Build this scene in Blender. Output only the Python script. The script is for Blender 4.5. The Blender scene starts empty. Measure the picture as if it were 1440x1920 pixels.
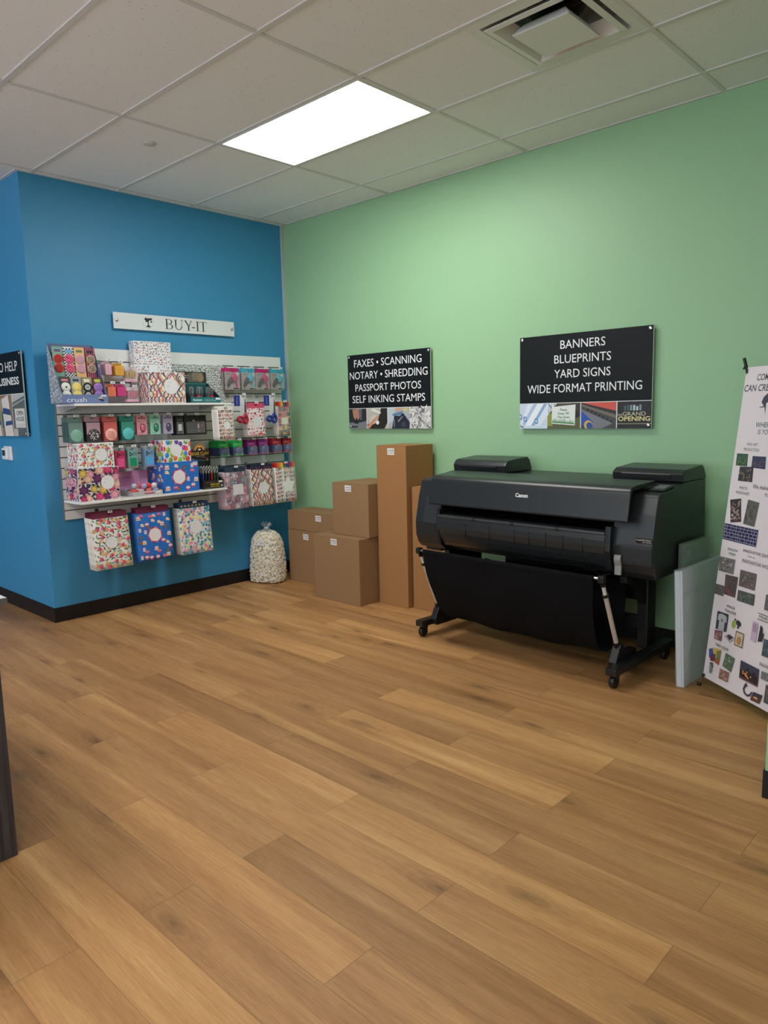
import bpy, bmesh, math, random
from mathutils import Vector, Matrix

# ------------------------------------------------------------------ scene, camera, light
scene = bpy.context.scene
COL = scene.collection
scene.view_settings.view_transform = 'Standard'
scene.view_settings.look = 'None'
scene.view_settings.gamma = 1.0
scene.view_settings.use_curve_mapping = False
scene.view_settings.exposure = 0.0
PANEL_STRENGTH = 18.5
WORLD_STRENGTH = 4.2

H = 3.088                      # ceiling height
cam_data = bpy.data.cameras.new('camera')
cam_data.sensor_fit = 'VERTICAL'
cam_data.sensor_height = 36.0
cam_data.sensor_width = 27.0
cam_data.lens = 36.0 * 1365.41 / 1920.0
cam_data.clip_start = 0.05
cam = bpy.data.objects.new('camera', cam_data)
COL.objects.link(cam)
_yaw, _pit, _rol = -0.7614, 0.1355, -0.0229
_fw = Vector((math.sin(_yaw) * math.cos(_pit), math.cos(_yaw) * math.cos(_pit), -math.sin(_pit)))
_r = Vector((math.cos(_yaw), -math.sin(_yaw), 0))
_u = _r.cross(_fw)
_R = math.cos(_rol) * _r + math.sin(_rol) * _u
_U = -math.sin(_rol) * _r + math.cos(_rol) * _u
_m = Matrix((_R, _U, -_fw)).transposed().to_4x4()
_m.translation = Vector((5.2293, -4.2628, 1.4426))
cam.matrix_world = _m
scene.camera = cam

world = bpy.data.worlds.new('world')
scene.world = world
world.use_nodes = True
world.node_tree.nodes['Background'].inputs[0].default_value = (0.76, 0.88, 1.0, 1)
world.node_tree.nodes['Background'].inputs[1].default_value = WORLD_STRENGTH

# ------------------------------------------------------------------ helpers
def lin(c):
    return tuple((x / 255 / 12.92) if x / 255 <= 0.04045 else ((x / 255 + 0.055) / 1.055) ** 2.4 for x in c)

def mat_attr(name, rough=0.6, metal=0.0, spec=0.5, coat=0.0, bump=None):
    m = bpy.data.materials.new(name)
    m.use_nodes = True
    nt = m.node_tree
    b = nt.nodes['Principled BSDF']
    a = nt.nodes.new('ShaderNodeAttribute')
    a.attribute_name = 'Col'
    nt.links.new(a.outputs['Color'], b.inputs['Base Color'])
    b.inputs['Roughness'].default_value = rough
    b.inputs['Metallic'].default_value = metal
    b.inputs['Specular IOR Level'].default_value = spec
    b.inputs['Coat Weight'].default_value = coat
    if bump:
        tc = nt.nodes.new('ShaderNodeTexCoord')
        n = nt.nodes.new('ShaderNodeTexNoise')
        n.inputs['Scale'].default_value = bump[0]
        n.inputs['Detail'].default_value = 3
        bp = nt.nodes.new('ShaderNodeBump')
        bp.inputs['Strength'].default_value = bump[1]
        bp.inputs['Distance'].default_value = bump[2]
        nt.links.new(tc.outputs['Object'], n.inputs['Vector'])
        nt.links.new(n.outputs['Fac'], bp.inputs['Height'])
        nt.links.new(bp.outputs['Normal'], b.inputs['Normal'])
    return m

CARD = mat_attr('printed_card', 0.55, bump=(60, 0.05, 0.002))
GLOSS = mat_attr('glossy_plastic', 0.28)
SATIN = mat_attr('satin_plastic', 0.42, bump=(900, 0.08, 0.0004))
PBLACK = mat_attr('moulded_black_plastic', 0.33, bump=(700, 0.05, 0.0004))
SIGNFACE = mat_attr('sign_face', 0.5, spec=0.22)
METAL = mat_attr('polished_metal', 0.25, 1.0)
CLOTH = mat_attr('woven_cloth', 0.9, spec=0.15, bump=(25, 0.25, 0.01))
PAPER = mat_attr('mailer_paper', 0.42, bump=(18, 0.25, 0.006))
BOARD = mat_attr('cardboard', 0.8, spec=0.25, bump=(45, 0.1, 0.002))
FOAM = mat_attr('foam', 0.7, bump=(120, 0.2, 0.001))

def mat_clear(name, tint=(0.95, 0.97, 0.97), clear=0.8, rough=0.08, bump=None):
    m = bpy.data.materials.new(name)
    m.use_nodes = True
    nt = m.node_tree
    b = nt.nodes['Principled BSDF']
    b.inputs['Base Color'].default_value = tint + (1,)
    b.inputs['Roughness'].default_value = rough
    t = nt.nodes.new('ShaderNodeBsdfTransparent')
    mx = nt.nodes.new('ShaderNodeMixShader')
    mx.inputs[0].default_value = clear
    out = nt.nodes['Material Output']
    nt.links.new(b.outputs[0], mx.inputs[1])
    nt.links.new(t.outputs[0], mx.inputs[2])
    nt.links.new(mx.outputs[0], out.inputs[0])
    if bump:
        tc = nt.nodes.new('ShaderNodeTexCoord')
        n = nt.nodes.new('ShaderNodeTexNoise')
        n.inputs['Scale'].default_value = bump[0]
        n.inputs['Distortion'].default_value = 1.2
        bp = nt.nodes.new('ShaderNodeBump')
        bp.inputs['Strength'].default_value = bump[1]
        bp.inputs['Distance'].default_value = 0.02
        nt.links.new(tc.outputs['Object'], n.inputs['Vector'])
        nt.links.new(n.outputs['Fac'], bp.inputs['Height'])
        nt.links.new(bp.outputs['Normal'], b.inputs['Normal'])
    return m

CLEAR = mat_clear('clear_plastic', clear=0.90)
WRAP = mat_clear('crinkled_wrap', (0.84, 0.89, 0.93), 0.80, 0.15, bump=(14, 0.9))
BAG = mat_clear('bag_film', (0.93, 0.93, 0.9), 0.80, 0.12, bump=(22, 0.9))
ACRYL = mat_clear('clear_acrylic', (0.55, 0.66, 0.6), 0.72, 0.06)

class MB:
    """collects coloured faces, built as one mesh"""
    def __init__(s, M=None):
        s.v = []; s.f = []; s.c = []; s.sm = []
        s.M = M or Matrix.Identity(4)
    def add(s, verts, faces, col, smooth=False):
        o = len(s.v)
        s.v += [tuple(s.M @ Vector(p)) for p in verts]
        c = lin(col)
        for f in faces:
            s.f.append(tuple(i + o for i in f)); s.c.append(c); s.sm.append(smooth)
        return s
    def poly(s, pts, col):
        return s.add(pts, [tuple(range(len(pts)))], col)
    def box(s, x0, x1, y0, y1, z0, z1, col, bev=0.0, seg=2):
        if bev <= 0:
            v = [(x0, y0, z0), (x1, y0, z0), (x1, y1, z0), (x0, y1, z0), (x0, y0, z1), (x1, y0, z1), (x1, y1, z1), (x0, y1, z1)]
            return s.add(v, [(0, 3, 2, 1), (4, 5, 6, 7), (0, 1, 5, 4), (1, 2, 6, 5), (2, 3, 7, 6), (3, 0, 4, 7)], col)
        bm = bmesh.new()
        bmesh.ops.create_cube(bm, size=1)
        for v in bm.verts:
            v.co = Vector(((x0 + x1) / 2 + v.co.x * (x1 - x0), (y0 + y1) / 2 + v.co.y * (y1 - y0), (z0 + z1) / 2 + v.co.z * (z1 - z0)))
        bmesh.ops.bevel(bm, geom=bm.edges[:], offset=bev, segments=seg, profile=0.6, affect='EDGES')
        return s.frombm(bm, col)
    def frombm(s, bm, col, smooth=False):
        bm.normal_update()
        bm.verts.index_update()
        s.add([v.co.copy() for v in bm.verts], [tuple(v.index for v in f.verts) for f in bm.faces], col, smooth)
        bm.free()
        return s
    def prism(s, prof, axis, lo, hi, col, bev=0.0, seg=2):
        """profile of 2D points extruded along axis ('x': (y,z), 'y': (x,z), 'z': (x,y))"""
        def P(a, b, t):
            return {'x': (t, a, b), 'y': (a, t, b), 'z': (a, b, t)}[axis]
        n = len(prof)
        bm = bmesh.new()
        A = [bm.verts.new(P(a, b, lo)) for a, b in prof]
        B = [bm.verts.new(P(a, b, hi)) for a, b in prof]
        bm.faces.new(A); bm.faces.new(B[::-1])
        for i in range(n):
            bm.faces.new((A[i], B[i], B[(i + 1) % n], A[(i + 1) % n]))
        bmesh.ops.recalc_face_normals(bm, faces=bm.faces[:])
        if bev > 0:
            bmesh.ops.bevel(bm, geom=bm.edges[:], offset=bev, segments=seg, profile=0.6, affect='EDGES', clamp_overlap=True)
        return s.frombm(bm, col)
    def tube(s, pts, r, col, n=8, caps=True):
        pts = [Vector(p) for p in pts]
        rs = r if isinstance(r, (list, tuple)) else [r] * len(pts)
        rings = []
        up = None
        for i, p in enumerate(pts):
            d = (pts[min(i + 1, len(pts) - 1)] - pts[max(i - 1, 0)]).normalized()
            if up is None:
                up = Vector((0, 0, 1)) if abs(d.z) < 0.9 else Vector((1, 0, 0))
            a = d.cross(up).normalized(); b = a.cross(d).normalized(); up = b
            rings.append([p + rs[i] * (math.cos(2 * math.pi * k / n) * a + math.sin(2 * math.pi * k / n) * b) for k in range(n)])
        v = [q for rg in rings for q in rg]
        f = []
        for i in range(len(pts) - 1):
            for k in range(n):
                f.append((i * n + k, i * n + (k + 1) % n, (i + 1) * n + (k + 1) % n, (i + 1) * n + k))
        s.add(v, f, col, True)
        if caps:
            m = (len(pts) - 1) * n
            s.add(v, [tuple(range(n))[::-1], tuple(range(m, m + n))], col)
        return s
    def lathe(s, prof, col, c=(0, 0, 0), n=20, axis='z', smooth=True):
        v = []
        for r, h in prof:
            for k in range(n):
                a = 2 * math.pi * k / n
                p = (r * math.cos(a), r * math.sin(a), h)
                if axis == 'x': p = (h, p[0], p[1])
                if axis == 'y': p = (p[1], h, p[0])
                v.append((p[0] + c[0], p[1] + c[1], p[2] + c[2]))
        f = []
        for i in range(len(prof) - 1):
            for k in range(n):
                f.append((i * n + k, i * n + (k + 1) % n, (i + 1) * n + (k + 1) % n, (i + 1) * n + k))
        m = (len(prof) - 1) * n
        if prof[0][0] > 1e-6: f.append(tuple(range(n))[::-1])
        if prof[-1][0] > 1e-6: f.append(tuple(range(m, m + n)))
        return s.add(v, f, col, smooth)
    def ball(s, c, r, col, n=12, m=8, sc=(1, 1, 1)):
        v = [(c[0], c[1], c[2] - r * sc[2])]
        for i in range(1, m):
            t = math.pi * i / m
            for k in range(n):
                a = 2 * math.pi * k / n
                v.append((c[0] + r * sc[0] * math.sin(t) * math.cos(a), c[1] + r * sc[1] * math.sin(t) * math.sin(a), c[2] - r * sc[2] * math.cos(t)))
        v.append((c[0], c[1], c[2] + r * sc[2]))
        f = []
        for k in range(n):
            f.append((0, 1 + (k + 1) % n, 1 + k))
            f.append((len(v) - 1, 1 + (m - 2) * n + k, 1 + (m - 2) * n + (k + 1) % n))
        for i in range(m - 2):
            for k in range(n):
                a = 1 + i * n
                f.append((a + k, a + (k + 1) % n, a + n + (k + 1) % n, a + n + k))
        return s.add(v, f, col, True)
    def build(s, name, mat, parent=None, loc=None):
        me = bpy.data.meshes.new(name)
        me.from_pydata(s.v, [], s.f)
        at = me.color_attributes.new('Col', 'FLOAT_COLOR', 'CORNER')
        i = 0
        buf = []
        for f, c in zip(s.f, s.c):
            buf += [c[0], c[1], c[2], 1.0] * len(f)
        at.data.foreach_set('color', buf)
        me.polygons.foreach_set('use_smooth', s.sm)
        me.materials.append(mat)
        me.update()
        o = bpy.data.objects.new(name, me)
        COL.objects.link(o)
        if parent: o.parent = parent
        if loc: o.location = loc
        return o

def tag(o, label=None, cat=None, group=None, kind=None):
    if label: o['label'] = label
    if cat: o['category'] = cat
    if group: o['group'] = group
    if kind: o['kind'] = kind
    return o

def thing(name, label, cat, loc=(0, 0, 0), rz=0.0, group=None):
    o = bpy.data.objects.new(name, None)
    COL.objects.link(o)
    o.empty_display_size = 0.05
    o.location = loc
    o.rotation_euler = (0, 0, rz)
    return tag(o, label, cat, group)

def copy_tree(o, parent=None):
    c = o.copy()
    COL.objects.link(c)
    c.parent = parent
    for ch in list(o.children):
        copy_tree(ch, c)
    return c

def dup(o, loc, label=None, group=None):
    c = copy_tree(o)
    c.location = loc
    if label: c['label'] = label
    if group: c['group'] = group
    return c

def structure(o):
    o['kind'] = 'structure'
    return o

# lettering ------------------------------------------------------------
_txt = {}
def text_geo(t, bold=0.0):
    k = (t, bold)
    if k not in _txt:
        cu = bpy.data.curves.new('lettering', 'FONT')
        cu.body = t
        cu.offset = bold
        cu.resolution_u = 3
        ob = bpy.data.objects.new('lettering', cu)
        me = ob.to_mesh()
        vs = [(v.co.x, v.co.y) for v in me.vertices]
        fs = [tuple(p.vertices) for p in me.polygons]
        ob.to_mesh_clear()
        bpy.data.objects.remove(ob)
        bpy.data.curves.remove(cu)
        x0 = min(p[0] for p in vs); x1 = max(p[0] for p in vs)
        vs = [((x - x0) / (x1 - x0), y) for x, y in vs]
        _txt[k] = (vs, fs, x1 - x0)
    return _txt[k]
CAP = max(p[1] for p in text_geo('H')[0])

class Paint:
    """flat printing on a surface: 2D shapes laid on a plane (origin o, axes u, v), clipped to w x h"""
    def __init__(s, mb, o, u, v, w, h, lift=0.0003):
        s.mb = mb; s.o = Vector(o); s.u = Vector(u).normalized(); s.v = Vector(v).normalized()
        s.n = s.u.cross(s.v); s.w = w; s.h = h; s.l = lift
    def poly(s, pts, col, clip=True):
        if clip:
            pts = [(min(max(a, 0), s.w), min(max(b, 0), s.h)) for a, b in pts]
        s.l += 0.000006
        s.mb.poly([s.o + s.u * a + s.v * b + s.n * s.l for a, b in pts], col)
    def rect(s, x0, x1, y0, y1, col):
        s.poly([(x0, y0), (x1, y0), (x1, y1), (x0, y1)], col)
    def ell(s, x, y, rx, ry, col, rot=0.0, n=14):
        ca, sa = math.cos(rot), math.sin(rot)
        s.poly([(x + rx * math.cos(t) * ca - ry * math.sin(t) * sa, y + rx * math.cos(t) * sa + ry * math.sin(t) * ca) for t in [2 * math.pi * k / n for k in range(n)]], col)
    def ring(s, x, y, r, w, col, n=28):
        s.ell(x, y, r, r, col, n=n)
    def leaf(s, x, y, l, w, rot, col):
        ca, sa = math.cos(rot), math.sin(rot)
        q = [(-l, 0), (-l * .4, w * .8), (l * .2, w), (l, 0), (l * .2, -w), (-l * .4, -w * .8)]
        s.poly([(x + a * ca - b * sa, y + a * sa + b * ca) for a, b in q], col)
    def flower(s, x, y, r, col, mid, n=5, rot=0.0):
        for k in range(n):
            a = rot + 2 * math.pi * k / n
            s.ell(x + r * .55 * math.cos(a), y + r * .55 * math.sin(a), r * .5, r * .34, col, a, 8)
        s.ell(x, y, r * .28, r * .28, mid, n=8)
    def heart(s, x, y, r, rot, col):
        ca, sa = math.cos(rot), math.sin(rot)
        q = []
        for k in range(18):
            t = 2 * math.pi * k / 18
            q.append((r * math.sin(t) ** 3, r * (13 * math.cos(t) - 5 * math.cos(2 * t) - 2 * math.cos(3 * t) - math.cos(4 * t)) / 16))
        s.poly([(x + a * ca - b * sa, y + a * sa + b * ca) for a, b in q], col)
    def star(s, x, y, r, col, n=5, inner=.45, rot=math.pi / 2):
        s.poly([(x + (r if k % 2 == 0 else r * inner) * math.cos(rot + math.pi * k / n), y + (r if k % 2 == 0 else r * inner) * math.sin(rot + math.pi * k / n)) for k in range(2 * n)], col)
    def text(s, t, x0, x1, y, cap, col, bold=0.0, shear=0.0):
        vs, fs, _ = text_geo(t, bold)
        s.l += 0.000006
        k = cap / CAP
        P = [s.o + s.u * (x0 + a * (x1 - x0) + shear * b * k) + s.v * (y + b * k) + s.n * s.l for a, b in vs]
        s.mb.add(P, fs, col)
    def ctext(s, t, cx, y, cap, col, bold=0.0, wide=1.0):
        w = text_geo(t, bold)[2] * cap / CAP * wide
        s.text(t, cx - w / 2, cx + w / 2, y, cap, col, bold)
    def stroke(s, pts, w, col):
        L = []; Rr = []
        for i, p in enumerate(pts):
            a = pts[max(i - 1, 0)]; b = pts[min(i + 1, len(pts) - 1)]
            dx, dy = b[0] - a[0], b[1] - a[1]
            d = math.hypot(dx, dy) or 1
            L.append((p[0] - dy / d * w / 2, p[1] + dx / d * w / 2)); Rr.append((p[0] + dy / d * w / 2, p[1] - dx / d * w / 2))
        for i in range(len(pts) - 1):
            q = [Rr[i], Rr[i + 1], L[i + 1], L[i]]
            cl = [(min(max(a, 0), s.w), min(max(b, 0), s.h)) for a, b in q]
            s.mb.poly([s.o + s.u * a + s.v * b + s.n * s.l for a, b in cl], col)
        s.l += 0.000006

# ------------------------------------------------------------------ room materials
def nodes(name):
    m = bpy.data.materials.new(name)
    m.use_nodes = True
    nt = m.node_tree
    return m, nt, nt.nodes['Principled BSDF']

def wall_paint(name, col, rough=0.5):
    m, nt, b = nodes(name)
    b.inputs['Base Color'].default_value = lin(col) + (1,)
    b.inputs['Roughness'].default_value = rough
    tc = nt.nodes.new('ShaderNodeTexCoord')
    n = nt.nodes.new('ShaderNodeTexNoise'); n.inputs['Scale'].default_value = 140; n.inputs['Detail'].default_value = 4
    bp = nt.nodes.new('ShaderNodeBump'); bp.inputs['Strength'].default_value = 0.08; bp.inputs['Distance'].default_value = 0.003
    nt.links.new(tc.outputs['Object'], n.inputs['Vector'])
    nt.links.new(n.outputs['Fac'], bp.inputs['Height'])
    nt.links.new(bp.outputs['Normal'], b.inputs['Normal'])
    return m

GREEN = wall_paint('green_paint', (150, 192, 148))
BLUE = wall_paint('blue_paint', (60, 144, 192))
GREY = wall_paint('grey_paint', (196, 194, 188))
BLACKV = wall_paint('black_vinyl', (13, 16, 23), 0.4)
TRIMG = wall_paint('trim_paint', (176, 190, 184), 0.4)
GRIDM = wall_paint('grid_paint', (214, 213, 213), 0.45)

def floor_material():
    m, nt, b = nodes('oak_planks')
    N = nt.nodes; L = nt.links
    def math_(op, a, c=None, d=None):
        n = N.new('ShaderNodeMath'); n.operation = op
        for i, x in enumerate((a, c, d)):
            if x is None: continue
            if isinstance(x, (int, float)): n.inputs[i].default_value = x
            else: L.new(x, n.inputs[i])
        return n.outputs[0]
    tc = N.new('ShaderNodeTexCoord')
    sp = N.new('ShaderNodeSeparateXYZ'); L.new(tc.outputs['Object'], sp.inputs[0])
    X, Y = sp.outputs[0], sp.outputs[1]
    PW, PL = 0.1805, 1.204
    ry = math_('DIVIDE', math_('ADD', Y, 2.27), PW)
    row = math_('FLOOR', ry)
    fy = math_('FRACT', ry)
    par = math_('MULTIPLY', math_('FRACT', math_('MULTIPLY', row, 0.5)), 2.0)     # 0 or 1
    # rows below the edge at y=-2.27 have row=-1 -> joints at 1.53 ; the others are shifted by half a plank
    off = math_('MULTIPLY', par, 0.5)
    ux = math_('ADD', math_('DIVIDE', math_('SUBTRACT', X, 0.93), PL), off)
    idx = math_('FLOOR', ux)
    fx = math_('FRACT', ux)
    cell = N.new('ShaderNodeCombineXYZ'); L.new(idx, cell.inputs[0]); L.new(row, cell.inputs[1])
    wn = N.new('ShaderNodeTexWhiteNoise'); wn.noise_dimensions = '3D'; L.new(cell.outputs[0], wn.inputs['Vector'])
    rnd = wn.outputs['Value']
    # plank-local coordinates
    cx = math_('ADD', X, math_('MULTIPLY', rnd, 37.0))
    cy = math_('ADD', Y, math_('MULTIPLY', math_('FRACT', math_('MULTIPLY', rnd, 13.7)), 19.0))
    def coord(sx, sy):
        c = N.new('ShaderNodeCombineXYZ'); L.new(math_('MULTIPLY', cx, sx), c.inputs[0]); L.new(math_('MULTIPLY', cy, sy), c.inputs[1]); return c.outputs[0]
    def noise(v, sc, det=4, dist=0.0, rough=.55):
        n = N.new('ShaderNodeTexNoise'); n.inputs['Scale'].default_value = sc; n.inputs['Detail'].default_value = det
        n.inputs['Distortion'].default_value = dist; n.inputs['Roughness'].default_value = rough; L.new(v, n.inputs['Vector']); return n.outputs['Fac']
    def ramp(f, st, interp='LINEAR'):
        r = N.new('ShaderNodeValToRGB'); L.new(f, r.inputs[0]); r.color_ramp.interpolation = interp
        e = r.color_ramp.elements
        while len(e) < len(st): e.new(0.5)
        for q, (p, c) in zip(e, st): q.position = p; q.color = c + (1,)
        return r.outputs[0]
    def mix(f, a, c, mode='MIX'):
        n = N.new('ShaderNodeMix'); n.data_type = 'RGBA'; n.blend_type = mode
        if isinstance(f, (int, float)): n.inputs[0].default_value = f
        else: L.new(f, n.inputs[0])
        for i, x in ((6, a), (7, c)):
            if isinstance(x, tuple): n.inputs[i].default_value = x + (1,)
            else: L.new(x, n.inputs[i])
        return n.outputs[2]
    broad = noise(coord(0.7, 11.0), 1.0, 3, 0.5)
    grain = noise(coord(7, 150), 1.0, 5, 0.25)
    fine = noise(coord(16, 430), 1.0, 3)
    W = 1.0
    base = ramp(broad, [(0.25, lin((158, 114, 72))), (0.5, lin((181, 136, 88))), (0.75, lin((203, 160, 108)))])
    tone = ramp(rnd, [(0.0, (0.82, 0.79, 0.78)), (0.4, (0.95, 0.93, 0.92)), (0.75, (1.05, 1.04, 1.01)), (1.0, (1.20, 1.20, 1.16))])
    c = mix(1.0, base, tone, 'MULTIPLY')
    c = mix(0.42, c, ramp(grain, [(0.3, (0.66, 0.61, 0.56)), (0.62, (1.08, 1.07, 1.06))]), 'MULTIPLY')
    c = mix(0.42, c, ramp(fine, [(0.35, (0.74, 0.70, 0.66)), (0.65, (1.08, 1.08, 1.08))]), 'MULTIPLY')
    # cathedral rings and knots
    vo = N.new('ShaderNodeTexVoronoi'); vo.voronoi_dimensions = '2D'; vo.inputs['Scale'].default_value = 1.0; vo.inputs['Randomness'].default_value = 1.0
    L.new(coord(1.25, 4.2), vo.inputs['Vector'])
    kd = math_('ADD', vo.outputs['Distance'], math_('MULTIPLY', math_('SUBTRACT', noise(coord(7, 26), 1.0, 3), 0.5), 0.16))
    sel = math_('GREATER_THAN', math_('FRACT', math_('MULTIPLY', math_('ADD', N_sep(N, L, vo.outputs['Color']), 0.0), 7.31)), 0.55)
    knot = ramp(kd, [(0.015, (1, 1, 1)), (0.10, (0.25, 0.25, 0.25)), (0.26, (0, 0, 0))])
    kf = math_('MULTIPLY', N_val(N, L, knot), sel)
    ringw = math_('SINE', math_('MULTIPLY', kd, 95.0))
    ringm = math_('MULTIPLY', math_('MULTIPLY', math_('ADD', math_('MULTIPLY', ringw, 0.5), 0.5), N_val(N, L, ramp(kd, [(0.06, (1, 1, 1)), (0.42, (0, 0, 0))]))), sel)
    c = mix(math_('MULTIPLY', ringm, 0.30), c, mix(1.0, c, (0.66, 0.60, 0.54), 'MULTIPLY'))
    c = mix(math_('MULTIPLY', kf, 0.55), c, lin((70, 50, 34)))
    # dark mineral streaks
    st = ramp(noise(coord(1.6, 30), 1.0, 2, 1.2), [(0.70, (0, 0, 0)), (0.80, (1, 1, 1))])
    c = mix(math_('MULTIPLY', N_val(N, L, st), 0.42), c, lin((105, 74, 48)))
    # seams
    sy = math_('MINIMUM', fy, math_('SUBTRACT', 1.0, fy))
    sx = math_('MINIMUM', fx, math_('SUBTRACT', 1.0, fx))
    seam = math_('MAXIMUM', math_('LESS_THAN', sy, 0.006), math_('LESS_THAN', sx, 0.0011))
    c = mix(math_('MULTIPLY', seam, 0.5), c, lin((92, 66, 42)))
    L.new(c, b.inputs['Base Color'])
    rg = ramp(grain, [(0.3, (0.56,) * 3), (0.7, (0.44,) * 3)])
    L.new(rg, b.inputs['Roughness'])
    b.inputs['Specular IOR Level'].default_value = 0.35
    bp = N.new('ShaderNodeBump'); bp.inputs['Strength'].default_value = 0.12; bp.inputs['Distance'].default_value = 0.002
    hh = math_('SUBTRACT', fine, math_('MULTIPLY', seam, 1.5))
    L.new(hh, bp.inputs['Height']); L.new(bp.outputs[0], b.inputs['Normal'])
    return m

def N_sep(N, L, col):
    n = N.new('ShaderNodeSeparateColor'); L.new(col, n.inputs[0]); return n.outputs[0]
def N_val(N, L, col):
    n = N.new('ShaderNodeRGBToBW'); L.new(col, n.inputs[0]); return n.outputs[0]

def tile_material():
    m, nt, b = nodes('ceiling_tile')
    N = nt.nodes; L = nt.links
    tc = N.new('ShaderNodeTexCoord')
    vo = N.new('ShaderNodeTexVoronoi'); vo.inputs['Scale'].default_value = 70
    L.new(tc.outputs['Object'], vo.inputs['Vector'])
    no = N.new('ShaderNodeTexNoise'); no.inputs['Scale'].default_value = 9; L.new(tc.outputs['Object'], no.inputs['Vector'])
    sc = N.new('ShaderNodeSeparateColor'); L.new(vo.outputs['Color'], sc.inputs[0])
    thr = N.new('ShaderNodeMath'); thr.operation = 'MULTIPLY'; thr.inputs[1].default_value = 0.17
    L.new(sc.outputs[1], thr.inputs[0])
    lt = N.new('ShaderNodeMath'); lt.operation = 'LESS_THAN'; L.new(vo.outputs['Distance'], lt.inputs[0]); L.new(thr.outputs[0], lt.inputs[1])
    gt = N.new('ShaderNodeMath'); gt.operation = 'GREATER_THAN'; gt.inputs[1].default_value = 0.45; L.new(sc.outputs[0], gt.inputs[0])
    mu = N.new('ShaderNodeMath'); mu.operation = 'MULTIPLY'; L.new(lt.outputs[0], mu.inputs[0]); L.new(gt.outputs[0], mu.inputs[1])
    mx = N.new('ShaderNodeMix'); mx.data_type = 'RGBA'
    mx.inputs[6].default_value = lin((238, 238, 240)) + (1,); mx.inputs[7].default_value = lin((120, 116, 112)) + (1,)
    L.new(mu.outputs[0], mx.inputs[0]); L.new(mx.outputs[2], b.inputs['Base Color'])
    b.inputs['Roughness'].default_value = 0.9
    bp = N.new('ShaderNodeBump'); bp.inputs['Strength'].default_value = 0.3; bp.inputs['Distance'].default_value = 0.003
    inv = N.new('ShaderNodeMath'); inv.operation = 'SUBTRACT'; inv.inputs[0].default_value = 0; L.new(mu.outputs[0], inv.inputs[1])
    L.new(inv.outputs[0], bp.inputs['Height']); L.new(bp.outputs[0], b.inputs['Normal'])
    return m

def laminate_material():
    m, nt, b = nodes('dark_laminate')
    N = nt.nodes; L = nt.links
    tc = N.new('ShaderNodeTexCoord'); mp = N.new('ShaderNodeMapping'); mp.inputs['Scale'].default_value = (40, 40, 1.5)
    no = N.new('ShaderNodeTexNoise'); no.inputs['Scale'].default_value = 3; no.inputs['Detail'].default_value = 6
    r = N.new('ShaderNodeValToRGB')
    r.color_ramp.elements[0].position = 0.3; r.color_ramp.elements[0].color = lin((44, 42, 46)) + (1,)
    r.color_ramp.elements[1].position = 0.7; r.color_ramp.elements[1].color = lin((74, 72, 78)) + (1,)
    L.new(tc.outputs['Object'], mp.inputs[0]); L.new(mp.outputs[0], no.inputs['Vector']); L.new(no.outputs['Fac'], r.inputs[0]); L.new(r.outputs[0], b.inputs['Base Color'])
    b.inputs['Roughness'].default_value = 0.5
    return m

OAK = floor_material(); TILE = tile_material(); LAM = laminate_material()

# ------------------------------------------------------------------ room shell
W_ = (255, 255, 255)
X0, X1, Y0 = -4.0, 9.0, -9.0          # extents of the shop
def shell(name, boxes, mat):
    m = MB()
    for q in boxes: m.box(*q, W_)
    return structure(m.build(name, mat))
shell('floor', [(X0, X1, Y0, 0.0, -0.06, 0.0)], OAK)
_v = (3.4415 - .27, 3.4415 + .27, -1.2275 - .27, -1.2275 + .27)        # opening for the air vent
shell('ceiling', [(X0, _v[0], Y0, 0.0, H + 0.0015, H + 0.06), (_v[1], X1, Y0, 0.0, H + 0.0015, H + 0.06), (_v[0], _v[1], Y0, _v[2], H + 0.0015, H + 0.06), (_v[0], _v[1], _v[3], 0.0, H + 0.0015, H + 0.06)], TILE)
shell('wall_back', [(X0, X1, 0.0, 0.12, 0, H + 0.06)], GREEN)
shell('wall_left', [(X0, 0.0, -2.219, -0.0005, 0, H + 0.004)], BLUE)
shell('wall_right', [(4.488, X1, -1.482, -1.360, 0, H + 0.004), (4.640, X1, -1.3599, -0.0005, 0, H + 0.004)], GREEN)
shell('wall_recess', [(X0 - 0.12, X0, Y0, 0.0, 0, H + 0.06)], BLUE)
shell('wall_side', [(X1, X1 + 0.12, Y0, 0.0, 0, H + 0.06)], GREY)
# shop front behind the camera: a glazed opening with piers
shell('wall_front', [(X0, -2.2, Y0 - 0.12, Y0, 0, H), (7.2, X1, Y0 - 0.12, Y0, 0, H), (-2.2, 7.2, Y0 - 0.12, Y0, 2.55, H), (-2.2, 7.2, Y0 - 0.12, Y0, 0, 0.25)], GREY)
wf = MB()
for x in (-2.2, 0.15, 2.5, 4.85, 7.15): wf.box(x, x + 0.05, Y0 - 0.09, Y0 - 0.03, 0.25, 2.55, (60, 60, 62))
structure(wf.build('window_1', SATIN))
wg = MB(); wg.box(-2.2, 7.2, Y0 - 0.064, Y0 - 0.058, 0.25, 2.55, W_)
structure(wg.build('window_2', mat_clear('window_glass', (0.95, 0.97, 0.97), 0.92, 0.02)))

bh, bt = 0.107, 0.006
shell('baseboard_back', [(0.007, 4.632, -bt, -0.0004, 0.0005, bh)], BLACKV)
shell('baseboard_left', [(0.0004, bt, -2.219 - bt, -0.007, 0.0005, bh), (X0, 0.0004, -2.219 - bt, -2.2194, 0.0005, bh)], BLACKV)
shell('baseboard_right', [(4.488 - bt, 4.4876, -1.482 - bt, -1.36, 0.0005, bh), (4.64 - bt, 4.6396, -1.3596, -0.008, 0.0005, bh), (4.4876, X1, -1.482 - bt, -1.4824, 0.0005, bh)], BLACKV)
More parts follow.
